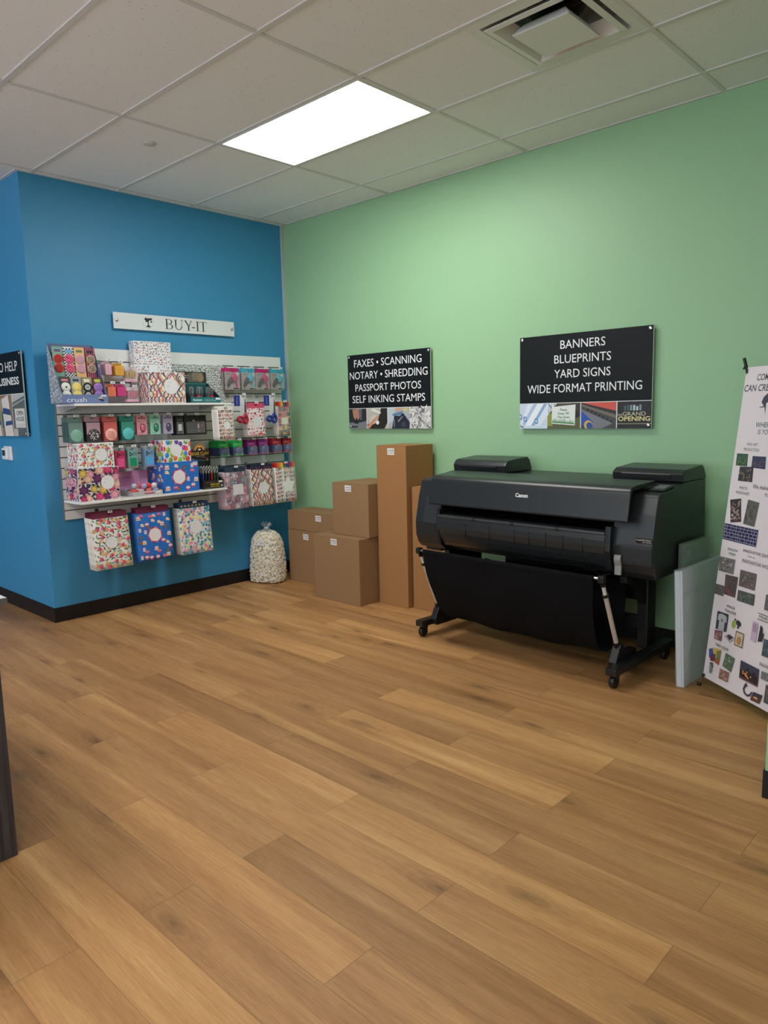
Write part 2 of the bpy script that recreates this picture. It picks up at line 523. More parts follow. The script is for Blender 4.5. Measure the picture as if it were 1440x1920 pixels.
# pale cover strip in the corner between the blue and the green wall
tr = MB(); tr.box(0.0006, 0.024, -0.026, -0.0006, bh, 1.70, W_); tr.box(0.0006, 0.022, -0.023, -0.0006, 1.702, H, W_)
structure(tr.build('trim_1', TRIMG))

# suspended grid
gx = [0.0762 + 1.2192 * k for k in range(-3, 8)]
gy = [-0.3126 - 0.6096 * j for j in range(0, 15)]
g = MB()
tw = 0.012
for x in gx:
    ya = -2.219 if x < 0 else 0.0
    g.box(x - tw, x + tw, Y0, min(ya, 0.0) if x < 4.4 else -1.482, H - 0.004, H + 0.002, W_)
for y in gy:
    g.box(0.0 if y > -2.219 else X0, 4.64 if y > -1.36 else 4.488 if y > -1.482 else X1, y - tw, y + tw, H - 0.0045, H + 0.002, W_)
# wall angles
g.box(0.0, 4.64, -0.02, 0.0, H - 0.003, H + 0.002, W_); g.box(0.0, 0.02, -2.219, 0.0, H - 0.003, H + 0.002, W_)
g.box(X0, 0.02, -2.239, -2.219, H - 0.003, H + 0.002, W_); g.box(4.62, 4.64, -1.36, 0.0, H - 0.003, H + 0.002, W_)
g.box(4.468, X1, -1.502, -1.482, H - 0.003, H + 0.002, W_)
structure(g.build('trim_2', GRIDM))

# ------------------------------------------------------------------ ceiling lights (2 x 4 ft flat panels laid in the grid)
def emit(name, col, s):
    m = bpy.data.materials.new(name); m.use_nodes = True
    nt = m.node_tree
    e = nt.nodes.new('ShaderNodeEmission'); e.inputs[0].default_value = col + (1,); e.inputs[1].default_value = s
    nt.links.new(e.outputs[0], nt.nodes['Material Output'].inputs[0])
    return m
LED = emit('led_diffuser', (1.0, 0.985, 0.96), PANEL_STRENGTH)
def light_panel(label):
    t = thing('ceiling_light', label, 'ceiling light', group='flat ceiling panels')
    f = MB(); w, d = 1.2192 / 2 - tw, 0.6096 / 2 - tw
    for q in ((-w, w, -d, -d + .012), (-w, w, d - .012, d), (-w, -w + .012, -d + .012, d - .012), (w - .012, w, -d + .012, d - .012)):
        f.box(q[0], q[1], q[2], q[3], -0.006, 0.001, (225, 225, 228))
    f.build('frame', SATIN, t)
    e = MB(); e.poly([(-w + .012, -d + .012, -0.003), (-w + .012, d - .012, -0.003), (w - .012, d - .012, -0.003), (w - .012, -d + .012, -0.003)], W_)
    e.build('diffuser', LED, t)
    return t
def cell(k, j): return (0.0762 + 1.2192 * (k + .5), -0.3126 - 0.6096 * (j + .5), H)
lp = light_panel('glowing rectangular LED panel set in the tiles near the corner'); lp.location = cell(1, 1)
for (k, j), lb in (((1, 6), 'LED ceiling panel over the dark counter'), ((4, 7), 'LED ceiling panel over the middle of the shop floor'),
                   ((1, 11), 'LED ceiling panel near the shop window on the counter side'), ((4, 11), 'LED ceiling panel near the shop window in the middle')):
    dup(lp, cell(k, j), lb)

# supply air diffuser: stepped square louvre
t = thing('ceiling_vent', 'white square stepped air vent in the ceiling tiles', 'vent', (3.4415, -1.2275, H))
f = MB()
def step(mb, r0, z0, r1, z1, th, col):
    for s in range(4):
        M = Matrix.Rotation(s * math.pi / 2, 4, 'Z')
        old = mb.M; mb.M = old @ M
        mb.add([(-r0, -r0, z0), (r0, -r0, z0), (r1, -r1, z1), (-r1, -r1, z1), (-r0, -r0, z0 + th), (r0, -r0, z0 + th), (r1, -r1, z1 + th), (-r1, -r1, z1 + th)],
               [(3, 2, 1, 0), (4, 5, 6, 7), (0, 1, 5, 4), (1, 2, 6, 5), (2, 3, 7, 6), (3, 0, 4, 7)], col)
        mb.M = old
V = (222, 222, 220)
step(f, .293, -.002, .240, -.004, .003, V); step(f, .240, -.004, .208, .06, .003, V)
f.build('frame', SATIN, t)
f = MB(); step(f, .226, -.012, .198, -.015, .003, V); step(f, .198, -.015, .152, .040, .003, V); f.build('louvre', SATIN, t)
f = MB(); f.box(-.135, .135, -.135, .135, -.034, -.030, V, .0015); step(f, .137, -.031, .100, .012, .003, V); f.build('centre_louvre', SATIN, t)
f = MB(); f.box(-.262, .262, -.262, .262, .150, .154, (205, 205, 205))
for q in ((-.262, -.258, -.262, .262), (.258, .262, -.262, .262), (-.258, .258, -.262, -.258), (-.258, .258, .258, .262)): f.box(q[0], q[1], q[2], q[3], .010, .150, (205, 205, 205))
f.build('housing', SATIN, t)
f = MB(); f.lathe([(.125, .149), (.125, .075), (.121, .075), (.121, .149)], (36, 37, 40), n=32); f.lathe([(.0, .147), (.121, .147)], (14, 14, 15), n=32); f.build('duct_collar', SATIN, t)
f = MB(); f.tube([(-.118, 0, .06), (.118, 0, .06)], .004, (120, 120, 122), 8); f.tube([(0, 0, .06), (0, 0, -.028)], .004, (120, 120, 122), 8); f.build('hanger_rod', METAL, t)

s = MB(); s.lathe([(0, -.006), (.034, -.006), (.037, -.004), (.037, .0012)], (205, 203, 200), n=28)
tag(s.build('sprinkler_cover', SATIN, loc=(1.017, -1.826, H)), 'small round white cover plate on the ceiling tile', 'sprinkler cover')

# ------------------------------------------------------------------ signs on the walls
def photo_tile(P, x0, x1, y0, y1, kind, rnd):
    w, h = x1 - x0, y1 - y0
    S = lambda a, b: (x0 + a * w, y0 + b * h)
    R = lambda a, b, c, d, col: P.rect(x0 + a * w, x0 + b * w, y0 + c * h, y0 + d * h, col)
    Q = lambda pts, col: P.poly([S(*p) for p in pts], col)
    if kind == 'stamp':
        R(0, 1, 0, 1, (34, 38, 44)); Q([(0, 0), (1, 0), (1, .4), (.7, .32), (0, .3)], (120, 124, 130)); R(.1, .5, .06, .14, (40, 42, 46))
        R(.3, .55, .25, .5, (22, 24, 28)); Q([(.2, .95), (.55, 1), (.6, .55), (.5, .42), (.42, .6), (.36, .42), (.26, .6)], (176, 128, 104)); Q([(.55, 1), (.75, 1), (.72, .4), (.62, .5)], (96, 100, 108))
    elif kind == 'mug':
        R(0, 1, 0, 1, (30, 28, 26)); Q([(0, .2), (.55, .45), (.7, 1), (0, 1)], (186, 184, 174)); Q([(.2, .9), (.65, .72), (.7, .8), (.3, 1)], (226, 224, 212))
        P.ell(*S(.32, .45), w * .2, h * .22, (206, 200, 188), .5); Q([(0, 0), (.1, 0), (.35, .3), (.6, .6), (.55, .65), (.3, .45), (0, .12)], (206, 142, 112)); P.ell(*S(.52, .3), w * .08, h * .1, (235, 235, 235), .4)
        Q([(.85, 0), (1, 0), (1, .3)], (200, 176, 150))
    elif kind == 'passport':
        R(0, 1, 0, 1, (168, 176, 178)); Q([(0, .2), (.25, .4), (.35, 1), (0, 1)], (188, 200, 206)); Q([(.2, .7), (.7, .85), (.65, .65), (.25, .6)], (90, 130, 160)); P.ell(*S(.5, .92), w * .16, h * .08, (206, 160, 130))
        P.ell(*S(.82, .9), w * .08, h * .09, (216, 190, 96)); Q([(.18, 0), (.98, 0), (1, .3), (.7, .75), (.55, .6), (.3, .62)], (28, 34, 52)); Q([(.45, .35), (.66, .6), (.69, .57), (.48, .31)], (150, 154, 160))
        R(.28, .31, .08, .45, (150, 154, 160)); P.ell(*S(.72, .2), w * .1, h * .13, (58, 64, 82))
    elif kind == 'shreds':
        R(0, 1, 0, 1, (186, 186, 184))
        for _ in range(70):
            a = rnd.random() * 3.14; px, py = S(rnd.random(), rnd.random())
            P.leaf(px, py, w * .12, h * .035, a, rnd.choice([(236, 236, 234), (214, 214, 212), (120, 122, 124), (84, 86, 88)]))
    elif kind == 'rolls':
        R(0, 1, 0, 1, (200, 216, 232))
        for k, (a, c) in enumerate([(0, (226, 234, 242)), (.22, (172, 196, 222)), (.36, (236, 242, 246)), (.6, (140, 174, 212)), (.72, (222, 232, 242))]):
            Q([(a - .2, .05), (a, .05), (a + .65, 1), (a + .3, 1)], c)
        for a, b in ((.2, .38), (.62, .3), (.02, .48)): P.ell(*S(a, b), w * .07, h * .12, (74, 122, 178), .3); P.ell(*S(a, b), w * .04, h * .07, (190, 210, 230), .3)
        R(0, 1, 0, .12, (206, 222, 236))
    elif kind == 'lawn':
        R(0, 1, 0, 1, (92, 96, 60)); R(0, 1, .62, 1, (74, 70, 52)); R(.72, 1, .45, 1, (58, 52, 48)); P.ell(*S(.9, .55), w * .06, h * .14, (30, 30, 28)); R(0, .16, .1, .6, (142, 150, 70))
        for k in range(8): P.stroke([S(rnd.random() * .3, .6), S(rnd.random() * .3, 1)], w * .012, (50, 44, 34))
        Q([(.14, .2), (.84, .12), (.86, .94), (.14, .86)], (226, 232, 226)); Q([(.15, .24), (.83, .16), (.83, .2), (.15, .28)], (44, 128, 66))
        for k in range(15):
            a = .17 + k * .044; b = .26 - .006 * k
            Q([(a - .014, b), (a + .022, b), (a + .008 + .03 * (rnd.random() - .5), b + .1 + .14 * rnd.random())], (40, 130, 64))
        for i, l in enumerate(('Please', 'Keep Off', 'The Grass')):
            P.ctext(l, x0 + .5 * w, y0 + (.70 - i * .145) * h, .088 * h, (34, 110, 62), .02)
    elif kind == 'printer':
        R(0, 1, 0, 1, (70, 70, 72)); Q([(0, 1), (1, .6), (1, 1)], (208, 88, 74)); Q([(0, .95), (1, .55), (1, .66), (0, 1)], (48, 44, 44)); Q([(0, .88), (1, .38), (1, .5), (0, .94)], (120, 110, 96))
        Q([(0, .75), (.9, .2), (.6, 0), (.1, 0)], (122, 124, 130)); Q([(0, .7), (.35, .25), (.12, 0), (0, .2)], (38, 84, 170)); P.ell(*S(.22, .12), w * .12, h * .2, (222, 180, 60), .6); P.ell(*S(.25, .1), w * .09, h * .15, (44, 80, 150), .6)
        for k in range(7): P.ell(*S(.2 + k * .11, .72 - k * .075), w * .03, h * .045, (26, 26, 28))
    elif kind == 'opening':
        R(0, 1, 0, 1, (30, 32, 34)); R(0, 1, .16, .19, (150, 140, 110))
        for k in range(6): R(.2 + k * .09, .26 + k * .09, .66, .8 + .08 * rnd.random(), rnd.choice([(120, 150, 170), (190, 200, 200), (70, 90, 100)]))
        P.text('GRAND', x0 + .16 * w, x0 + .84 * w, y0 + .47 * h, .14 * h, (196, 190, 160), .01); P.text('OPENING', x0 + .03 * w, x0 + .97 * w, y0 + .28 * h, .16 * h, (224, 212, 150), .02)
        P.text('THE', x0 + .005 * w, x0 + .15 * w, y0 + .46 * h, .08 * h, (206, 200, 180))
    elif kind == 'brochure':
        R(0, 1, 0, 1, (150, 118, 88)); Q([(.25, 0), (.95, 0), (.7, 1), (.1, .9)], (222, 222, 216)); Q([(.15, .55), (.85, .5), (.8, .65), (.2, .7)], (44, 78, 130)); Q([(.3, .25), (.95, .28), (.9, .38), (.35, .36)], (50, 84, 136)); R(0, .14, .2, .6, (40, 110, 92))
    elif kind == 'house':
        R(0, 1, 0, 1, (92, 100, 100)); Q([(0, .8), (1, .95), (1, 1), (0, 1)], (186, 190, 186)); Q([(0, .7), (1, .86), (1, .9), (0, .76)], (150, 156, 156)); R(.15, .95, .2, .66, (206, 206, 200)); R(.2, .9, .3, .64, (224, 224, 218))
        P.text('OPEN', x0 + .28 * w, x0 + .82 * w, y0 + .5 * h, .1 * h, (24, 24, 26), .02); P.text('HOUSE', x0 + .25 * w, x0 + .85 * w, y0 + .36 * h, .1 * h, (24, 24, 26), .02)
        R(0, .3, 0, .18, (190, 186, 178))

def standoffs(par, pts):
    """chrome screw caps that hold a sign panel off the wall; y is the wall at 0 and -y the room"""
    for x, z in pts:
        m = MB(); m.lathe([(.006, 0), (.006, -.018)], (200, 200, 202), c=(x, 0, z), n=12, axis='y'); m.lathe([(.011, -.028), (.011, -.032), (.009, -.034), (0, -.034)], (215, 215, 218), c=(x, 0, z), n=16, axis='y')
        m.build('standoff_screw', METAL, par)

rnd = random.Random(4)
INK = (238, 240, 240)
def service_sign(label, x0, x1, z0, z1, y, rows, tiles, seams, rz=0.0, bold=()):
    t = thing('wall_sign', label, 'sign', (x0, y, z0))
    w, h = x1 - x0, z1 - z0
    m = MB(); m.box(0, w, -.028, -.020, 0, h, (16, 21, 23), .0015)
    # clear acrylic edge
    m.box(-.002, 0, -.028, -.020, 0, h, (150, 180, 160)); m.box(w, w + .002, -.028, -.020, 0, h, (190, 205, 195))
    m.build('panel', SIGNFACE, t)
    for i, (s, a, b, base, cap) in enumerate(rows):
        mm = MB(); P = Paint(mm, (0, -.028, 0), (1, 0, 0), (0, 0, 1), w, h, .0006)
        P.text(s, a - x0, b - x0, base - z0, cap, INK, bold[i] if bold else 0.0)
        mm.build('lettering', CARD, t)
    mm = MB(); P = Paint(mm, (0, -.028, 0), (1, 0, 0), (0, 0, 1), w, h, .0004)
    P.rect(0, w, seams[0] - .004, seams[0], (225, 228, 226))
    for a in seams[2:-1]: P.rect(a - .003, a + .003, 0, seams[0], (225, 228, 226))
    mm.build('divider_lines', CARD, t)
    for k, kd in enumerate(tiles):
        a, b = seams[1 + k], seams[2 + k]
        mm = MB(); P = Paint(mm, (0, -.028, 0), (1, 0, 0), (0, 0, 1), w, h, .0005)
        photo_tile(P, a + .003 if k else a, b - .003 if k < len(tiles) - 1 else b, 0, seams[0] - .004, kd, rnd)
        mm.build('photo', CARD, t)
    standoffs(t, [(.018, h - .018), (w - .018, h - .018), (.018, .018), (w - .018, .018)])
    return t
service_sign('black wall sign reading faxes, scanning, notary and shredding', .818, 1.703, 1.317, 1.913, 0.0,
    [('FAXES \u2022 SCANNING', .894, 1.618, 1.813, .058), ('NOTARY \u2022 SHREDDING', .840, 1.675, 1.717, .058), ('PASSPORT PHOTOS', .902, 1.609, 1.6195, .056), ('SELF INKING STAMPS', .865, 1.647, 1.526, .057)],
    ['stamp', 'mug', 'passport', 'shreds'], [.166, 0, .207, .439, .675, .885])
service_sign('black wall sign reading banners, blueprints, yard signs and wide format printing', 2.482, 3.392, 1.315, 1.914, 0.0,
    [('BANNERS', 2.784, 3.092, 1.821, .052), ('BLUEPRINTS', 2.741, 3.131, 1.7305, .052), ('YARD SIGNS', 2.742, 3.129, 1.6385, .052), ('WIDE FORMAT PRINTING', 2.541, 3.331, 1.546, .053)],
    ['rolls', 'lawn', 'printer', 'opening'], [.166, 0, .208, .451, .693, .910])
service_sign('black sign ending in help and business on the side blue wall', -1.07, -.145, 1.335, 1.93, -2.2194,
    [('HERE TO HELP', -.90, -.222, 1.798, .066), ('YOUR BUSINESS', -.98, -.212, 1.702, .05)],
    ['brochure', 'brochure', 'brochure', 'house'], [.302, 0, .23, .46, .69, .925], bold=(0, .025))

# white sign with the serif word
t = thing('wall_sign', 'long white buy-it sign screwed to the blue wall', 'sign', (0, -1.635, 2.103), 0)
m = MB(); m.box(.020, .028, 0, 1.06, 0, .118, (226, 231, 234), .0015); m.build('panel', GLOSS, t)
mm = MB(); P = Paint(mm, (.028, 0, 0), (0, 1, 0), (0, 0, 1), 1.06, .118, .0005)
K = (28, 30, 36)
def serif_word(P):
    b, c = .022, .076                         # baseline, cap height
    th, tn = .011, .0035
    def stem(x): P.rect(x, x + th, b, b + c, K); P.rect(x - .007, x + th + .007, b, b + .003, K); P.rect(x - .007, x + th + .007, b + c - .003, b + c, K)
    def arc(x, y, rx, ry, a0, a1, wx, wy, n=14):
        o = []; i = []
        for k in range(n + 1):
            a = a0 + (a1 - a0) * k / n
            o.append((x + rx * math.cos(a), y + ry * math.sin(a))); i.append((x + (rx - wx) * math.cos(a), y + (ry - wy) * math.sin(a)))
        for k in range(n): P.poly([o[k], o[k + 1], i[k + 1], i[k]], K)
    H_ = math.pi / 2
    x = .428; stem(x)                         # B
    for yb, hh, rx in ((b, c * .53, .030), (b + c * .5, c * .5, .025)):
        P.rect(x + th, x + .028, yb, yb + .003, K); P.rect(x + th, x + .028, yb + hh - .003, yb + hh, K)
        arc(x + .028, yb + hh / 2, rx, hh / 2, -H_, H_, .010, .003)
    x = .506                                  # U
    P.rect(x, x + th, b + .03, b + c, K); P.rect(x - .008, x + th + .008, b + c - .003, b + c, K); P.rect(x + .058, x + .058 + tn, b + .03, b + c, K); P.rect(x + .050, x + .070, b + c - .003, b + c, K)
    arc(x + .031, b + .03, .031, .031, math.pi, 2 * math.pi, .0075, .005)
    x = .590                                  # Y
    P.poly([(x, b + c), (x + .013, b + c), (x + .041, b + .034), (x + .030, b + .034)], K); P.poly([(x + .060, b + c), (x + .065, b + c), (x + .041, b + .030), (x + .036, b + .034)], K)
    P.rect(x + .030, x + .041, b, b + .036, K); P.rect(x + .022, x + .049, b, b + .003, K); P.rect(x - .008, x + .020, b + c - .003, b + c, K); P.rect(x + .050, x + .072, b + c - .003, b + c, K)
    P.rect(.655, .683, b + .022, b + .029, K)  # hyphen
    stem(.702)                                # I
    x = .727                                  # T
    P.rect(x + .028, x + .039, b, b + c, K); P.rect(x + .018, x + .049, b, b + .003, K); P.rect(x, x + .068, b + c - .0035, b + c, K)
    P.poly([(x, b + c), (x + .004, b + c), (x + .002, b + c - .018), (x, b + c - .018)], K); P.poly([(x + .064, b + c), (x + .068, b + c), (x + .068, b + c - .018), (x + .066, b + c - .018)], K)
serif_word(P); mm.build('lettering', CARD, t)
mm = MB(); P = Paint(mm, (.028, 0, 0), (0, 1, 0), (0, 0, 1), 1.06, .118, .0005)
cx, cy = .277, .060
for k in range(28):                            # ring of tiny lettering
    a = 2 * math.pi * k / 28
    if 4.3 < a < 5.1: continue
    P.ell(cx + .043 * math.cos(a), cy + .043 * math.sin(a), .0022, .0012, (60, 64, 70), a + 1.57, 6)
for k in range(22):
    r = random.Random(k); P.ell(cx + r.uniform(-.028, .028), cy + .016 + r.uniform(-.010, .014), .009, .006, K, r.random(), 8)
P.poly([(cx - .005, cy + .015), (cx + .005, cy + .015), (cx + .004, cy - .018), (cx + .016, cy - .030), (cx - .016, cy - .030), (cx - .004, cy - .018)], K)
P.ell(cx, cy - .030, .022, .004, K); P.ell(cx, cy - .040, .010, .002, (60, 64, 70))
mm.build('tree_emblem', CARD, t)
for y in (.024, 1.036):
    m = MB(); m.lathe([(.006, 0), (.006, .02)], (200, 200, 202), c=(0, y, .059), n=12, axis='x'); m.lathe([(.011, .028), (.011, .032), (.009, .034), (0, .034)], (190, 192, 196), c=(0, y, .059), n=16, axis='x')
    m.build('standoff_screw', METAL, t)

# thermostat on the side blue wall
t = thing('thermostat', 'white thermostat on the side blue wall under the black sign', 'thermostat', (-.60, -2.2195, 1.205))
m = MB(); m.box(-.075, .075, -.012, 0, -.053, .053, (232, 234, 236), .006, 3); m.build('back_plate', GLOSS, t)
m = MB(); m.box(-.060, .035, -.034, -.012, -.046, .040, (240, 242, 243), .008, 3); m.build('cover', GLOSS, t)
m = MB(); m.box(-.045, .010, -.0355, -.034, -.018, .024, (46, 60, 70)); m.build('screen', GLOSS, t)

# ------------------------------------------------------------------ cardboard boxes
KR = (150, 118, 84)
def price_label(par, w, y, z, lines, cx, sw=.068, sh=.048):
    m = MB(); m.box(cx - sw / 2, cx + sw / 2, y - .0006, y + .0002, z - sh, z, (236, 236, 234))
    P = Paint(m, (cx - sw / 2, y - .0006, z - sh), (1, 0, 0), (0, 0, 1), sw, sh, .0002)
    P.text(lines[0], .007, sw - .007, sh * .58, sh * .25, (40, 40, 44), .02); P.text(lines[1], .006, sw * .36, sh * .22, sh * .2, (60, 60, 64), .01); P.text(lines[2], sw * .46, sw - .006, sh * .2, sh * .25, (40, 40, 44), .02)
    m.build('price_label', CARD, par)
def carton(label, x0, x1, yf, yb, z0, z1, lines, lx, lz=.02, rz=0, along='x', KR=KR):
    t = thing('cardboard_box', label, 'box', ((x0 + x1) / 2, (yf + yb) / 2, z0), rz, 'kraft shipping boxes against the green wall')
    w, d, h = (x1 - x0) / 2, (yb - yf) / 2, z1 - z0
    m = MB(); m.box(-w, w, -d, d, 0, h - .0045, KR, .004); m.build('body', BOARD, t)
    if along == 'x': fl = [(-w, w, -d, -.001), (-w, w, .001, d)]
    else: fl = [(-w, -.001, -d, d), (.001, w, -d, d)]
    for q in fl:
        m = MB(); m.box(q[0] + .0005, q[1] - .0005, q[2] + .0005, q[3] - .0005, h - .0043, h, KR, .0015); m.build('top_flap', BOARD, t)
    price_label(t, w, -d - .0003, h - lz, lines, lx)
    return t
carton('squat kraft box in the back corner with a long flat box on it', .280, .885, -.290, -.012, 0, .457, ('24x12x18', 'Ea.', '$5.04'), -.068, .026)
carton('long flat kraft box lying on top of the squat corner box', .277, .885, -.285, -.012, .4585, .622, ('24x18x6', 'Ea.', '$4.94'), .095, .02)
carton('big kraft cube box on the floor carrying a smaller cube', .900, 1.412, -.537, -.02, 0, .508, ('20x20x20', 'Ea.', '$7.96'), -.02, .018)
carton('smaller kraft cube box sitting on the big cube box', 1.030, 1.424, -.438, -.035, .5095, .916, ('16x16x16', 'Ea.', '$5.36'), -.02, .018)
carton('tallest upright kraft box, narrow and open to view in front', 1.434, 1.729, -.350, -.045, 0, 1.203, ('12x12x48', 'Ea.', '$7.71'), .0, .02, KR=(162, 118, 74))
carton('upright kraft box half hidden behind the black printer', 1.740, 2.045, -.305, -.012, 0, .905, ('12x12x36', 'Ea.', '$6.50'), .112, .02, KR=(162, 118, 74))

# ------------------------------------------------------------------ bag of packing peanuts
t = thing('packing_peanut_bag', 'clear tied bag of white packing peanuts against the blue wall', 'bag', (.168, -.440, 0), .35)
t.scale = (1.09, 1.09, 1.05)
def bag_r(z):
    pts = [(0, .125), (.03, .150), (.10, .152), (.20, .146), (.30, .136), (.37, .118), (.41, .085), (.435, .04), (.455, .016)]
    for (a, b), (c, d) in zip(pts, pts[1:]):
        if z <= c: return b + (d - b) * (z - a) / (c - a)
    return .016
rr = random.Random(11)
def bag_point(a, z, k=1.0):
    r = bag_r(z) * k
    e = 1.0 / (abs(math.cos(a)) ** 3 + abs(math.sin(a)) ** 3) ** (1 / 3)
    return Vector((r * math.cos(a) * e * .94, r * math.sin(a) * e * .70, z))
b = MB(); n = 48; zs = [.003, .008, .03, .07, .12, .17, .22, .27, .32, .36, .39, .41, .425, .440, .452]
for i, z in enumerate(zs):
    for k in range(n):
        a = 2 * math.pi * k / n
        w = 1.02 + .010 * math.sin(7 * a + z * 40) + .008 * math.sin(13 * a - z * 60)
        p = bag_point(a, z, w * (.93 if i == 0 else 1)); b.v.append(tuple(p))
for i in range(len(zs) - 1):
    for k in range(n):
        b.f.append((i * n + k, i * n + (k + 1) % n, (i + 1) * n + (k + 1) % n, (i + 1) * n + k)); b.c.append((1, 1, 1)); b.sm.append(True)
b.build('bag_film', BAG, t)
b = MB()                                       # gathered neck, tie and flared top
for k in range(14):
    a = 2 * math.pi * k / 14; r = rr.uniform(.03, .055); h = rr.uniform(.485, .515)
    a2 = a + .35
    b.poly([(.012 * math.cos(a), .012 * math.sin(a), .450), (.012 * math.cos(a2), .012 * math.sin(a2), .450), (r * math.cos(a2), r * math.sin(a2) * .7, h - .012), (r * .8 * math.cos((a + a2) / 2), r * .7 * math.sin((a + a2) / 2), h), (r * math.cos(a), r * math.sin(a) * .7, h - .02)], (235, 238, 236))
b.build('gathered_top', BAG, t)
b = MB(); b.lathe([(.012, .446), (.0165, .449), (.0165, .455), (.012, .458)], (228, 230, 228), n=14); b.build('tie', GLOSS, t)
b = MB()
for i in range(1900):
    z = .012 + .405 * rr.random(); a = rr.random() * 2 * math.pi
    p = bag_point(a, z, rr.uniform(.87, .95))
    col = rr.choice([(232, 224, 200), (238, 232, 214), (222, 212, 184), (240, 236, 224)])
    ax = Vector((rr.uniform(-1, 1), rr.uniform(-1, 1), rr.uniform(-1, 1))).normalized()
    sd = ax.cross(Vector((rr.random(), rr.random(), rr.random()))).normalized()
    L_ = .0125
    b.tube([p - ax * L_ + sd * .003, p - ax * L_ * .5 - sd * .001, p + ax * L_ * .5 - sd * .001, p + ax * L_ + sd * .003], [.006, .0085, .0085, .006], col, 6)
core = MB(); 
nn = 24; zz = [.006, .05, .12, .2, .28, .35, .40]
for z in zz:
    for k in range(nn): b_ = bag_point(2 * math.pi * k / nn, z, .84); core.v.append(tuple(b_))
for i in range(len(zz) - 1):
    for k in range(nn): core.f.append((i * nn + k, i * nn + (k + 1) % nn, (i + 1) * nn + (k + 1) % nn, (i + 1) * nn + k)); core.c.append(lin((206, 196, 168))); core.sm.append(True)
o = len(b.v); b.v += core.v; b.f += [tuple(i + o for i in f) for f in core.f]; b.c += core.c; b.sm += core.sm
tag(b.build('packing_peanuts', FOAM, t), 'white foam packing peanuts', kind='stuff')
a = -math.pi / 2 - .05
pc = bag_point(a, .345, 1.09)
m = MB(Matrix.Translation((pc.x, pc.y - .002, pc.z)) @ Matrix.Rotation(-.12, 4, 'X')); m.box(-.045, .045, -.0008, 0, -.024, .020, (238, 238, 238))
P = Paint(m, (-.045, -.0008, -.024), (1, 0, 0), (0, 0, 1), .09, .044, .0003); P.text('Peanuts (3cu ft)', .008, .082, .027, .008, (50, 50, 60)); P.text('Ea.', .012, .032, .010, .009, (50, 50, 60), .02); P.text('$5.99', .046, .080, .010, .010, (40, 50, 60), .02)
m.build('price_label', CARD, t)

# ------------------------------------------------------------------ dark counter at the left edge of the view
t = thing('counter', 'dark wood laminate counter standing before the side blue wall', 'counter', (2.1, -3.484, 0))
m = MB(); m.box(-.70, .655, -2.6, 0, .0005, .876, W_, .002); m.build('body', LAM, t)
m = MB(); m.box(-.75, .745, -2.65, .012, .8765, .898, (96, 98, 106), .002)
m.poly([(-.748, -2.648, .8982), (.743, -2.648, .8982), (.743, .010, .8982), (-.748, .010, .8982)], (206, 208, 212)); m.build('worktop', SATIN, t)

# ------------------------------------------------------------------ wide format printer on its stand
t = thing('wide_format_printer', 'large black wide format printer on a wheeled stand by the green wall', 'printer', (2.926, -.40, 0), -.034)
PRN = t
DK = (34, 38, 40); DK2 = (24, 27, 29); BK = (14, 15, 17)
core = [(-.10, .62), (-.10, 1.03), (.30, 1.043), (.318, 1.02), (.333, .80), (.333, .60), (-.04, .60)]
m = MB(); m.prism(core, 'x', -.60, .585, DK, .004); m.build('body', PBLACK, t)
endp = [(.333, .572), (.335, .78), (.318, 1.040), (.06, 1.040), (-.078, 1.018), (-.22, 1.006), (-.248, .997), (-.280, .90), (-.316, .735), (-.313, .645), (-.292, .592), (-.258, .560), (-.05, .566)]
def dense(prof, i0, i1):
    return prof
lower = [(p, q) for p, q in endp]
EC = []
for nm, a, b in (('end_cover', .586, .81), ('end_cover', -.81, -.601)):
    m = MB(); m.prism(endp, 'x', a, b, DK, .007, 3); EC.append(m.build(nm, PBLACK, t))
# seams, doors and panels on the end covers (thin raised panels follow the front slope)
def front_y(z):
    pts = [(.560, -.258), (.592, -.292), (.645, -.313), (.735, -.316), (.90, -.280), (.997, -.248)]
    for (z0, y0), (z1, y1) in zip(pts, pts[1:]):
        if z0 <= z <= z1: return y0 + (y1 - y0) * (z - z0) / (z1 - z0)
    return -.25
def front_strip(m, x0, x1, z0, z1, col, lift=.0012, n=6):
    for k in range(n):
        a = z0 + (z1 - z0) * k / n; b = z0 + (z1 - z0) * (k + 1) / n
        m.poly([(x0, front_y(a) - lift, a), (x1, front_y(a) - lift, a), (x1, front_y(b) - lift, b), (x0, front_y(b) - lift, b)], col)
m = MB(); front_strip(m, .640, .806, .640, .742, (40, 44, 47), .002); m.build('tank_door', SATIN, t)
m = MB(); front_strip(m, -.742, -.606, .73, .90, (40, 44, 47), .002); m.build('tank_door', SATIN, t)
def gap(x0, x1, z0, z1, par, n=3):
    m = MB(); front_strip(m, x0, x1, z0, z1, BK, n=n); m.build('panel_gap', SATIN, par)
gap(.590, .806, .7435, .746, EC[0]); gap(.638, .640, .62, .743, EC[0], 4); gap(.590, .806, .984, .987, EC[0]); gap(.606, .608, .7465, .86, EC[0], 4)
gap(-.745, -.606, .727, .73, EC[1]); gap(-.745, -.742, .7305, .8995, EC[1], 4); gap(-.745, -.606, .90, .903, EC[1]); gap(-.806, -.610, .982, .985, EC[1])
m = MB(); P = Paint(m, (.722, front_y(.77) - .001, .756), (1, 0, 0), (0, -.2, 1), .085, .03, .002)
P.rect(0, .084, 0, .028, (22, 24, 26)); P.text('imagePROGRAF', .003, .081, .0155, .008, (190, 192, 194), .03); P.text('GP-4600S', .032, .081, .004, .008, (170, 172, 174), .02); m.build('model_badge', GLOSS, t)
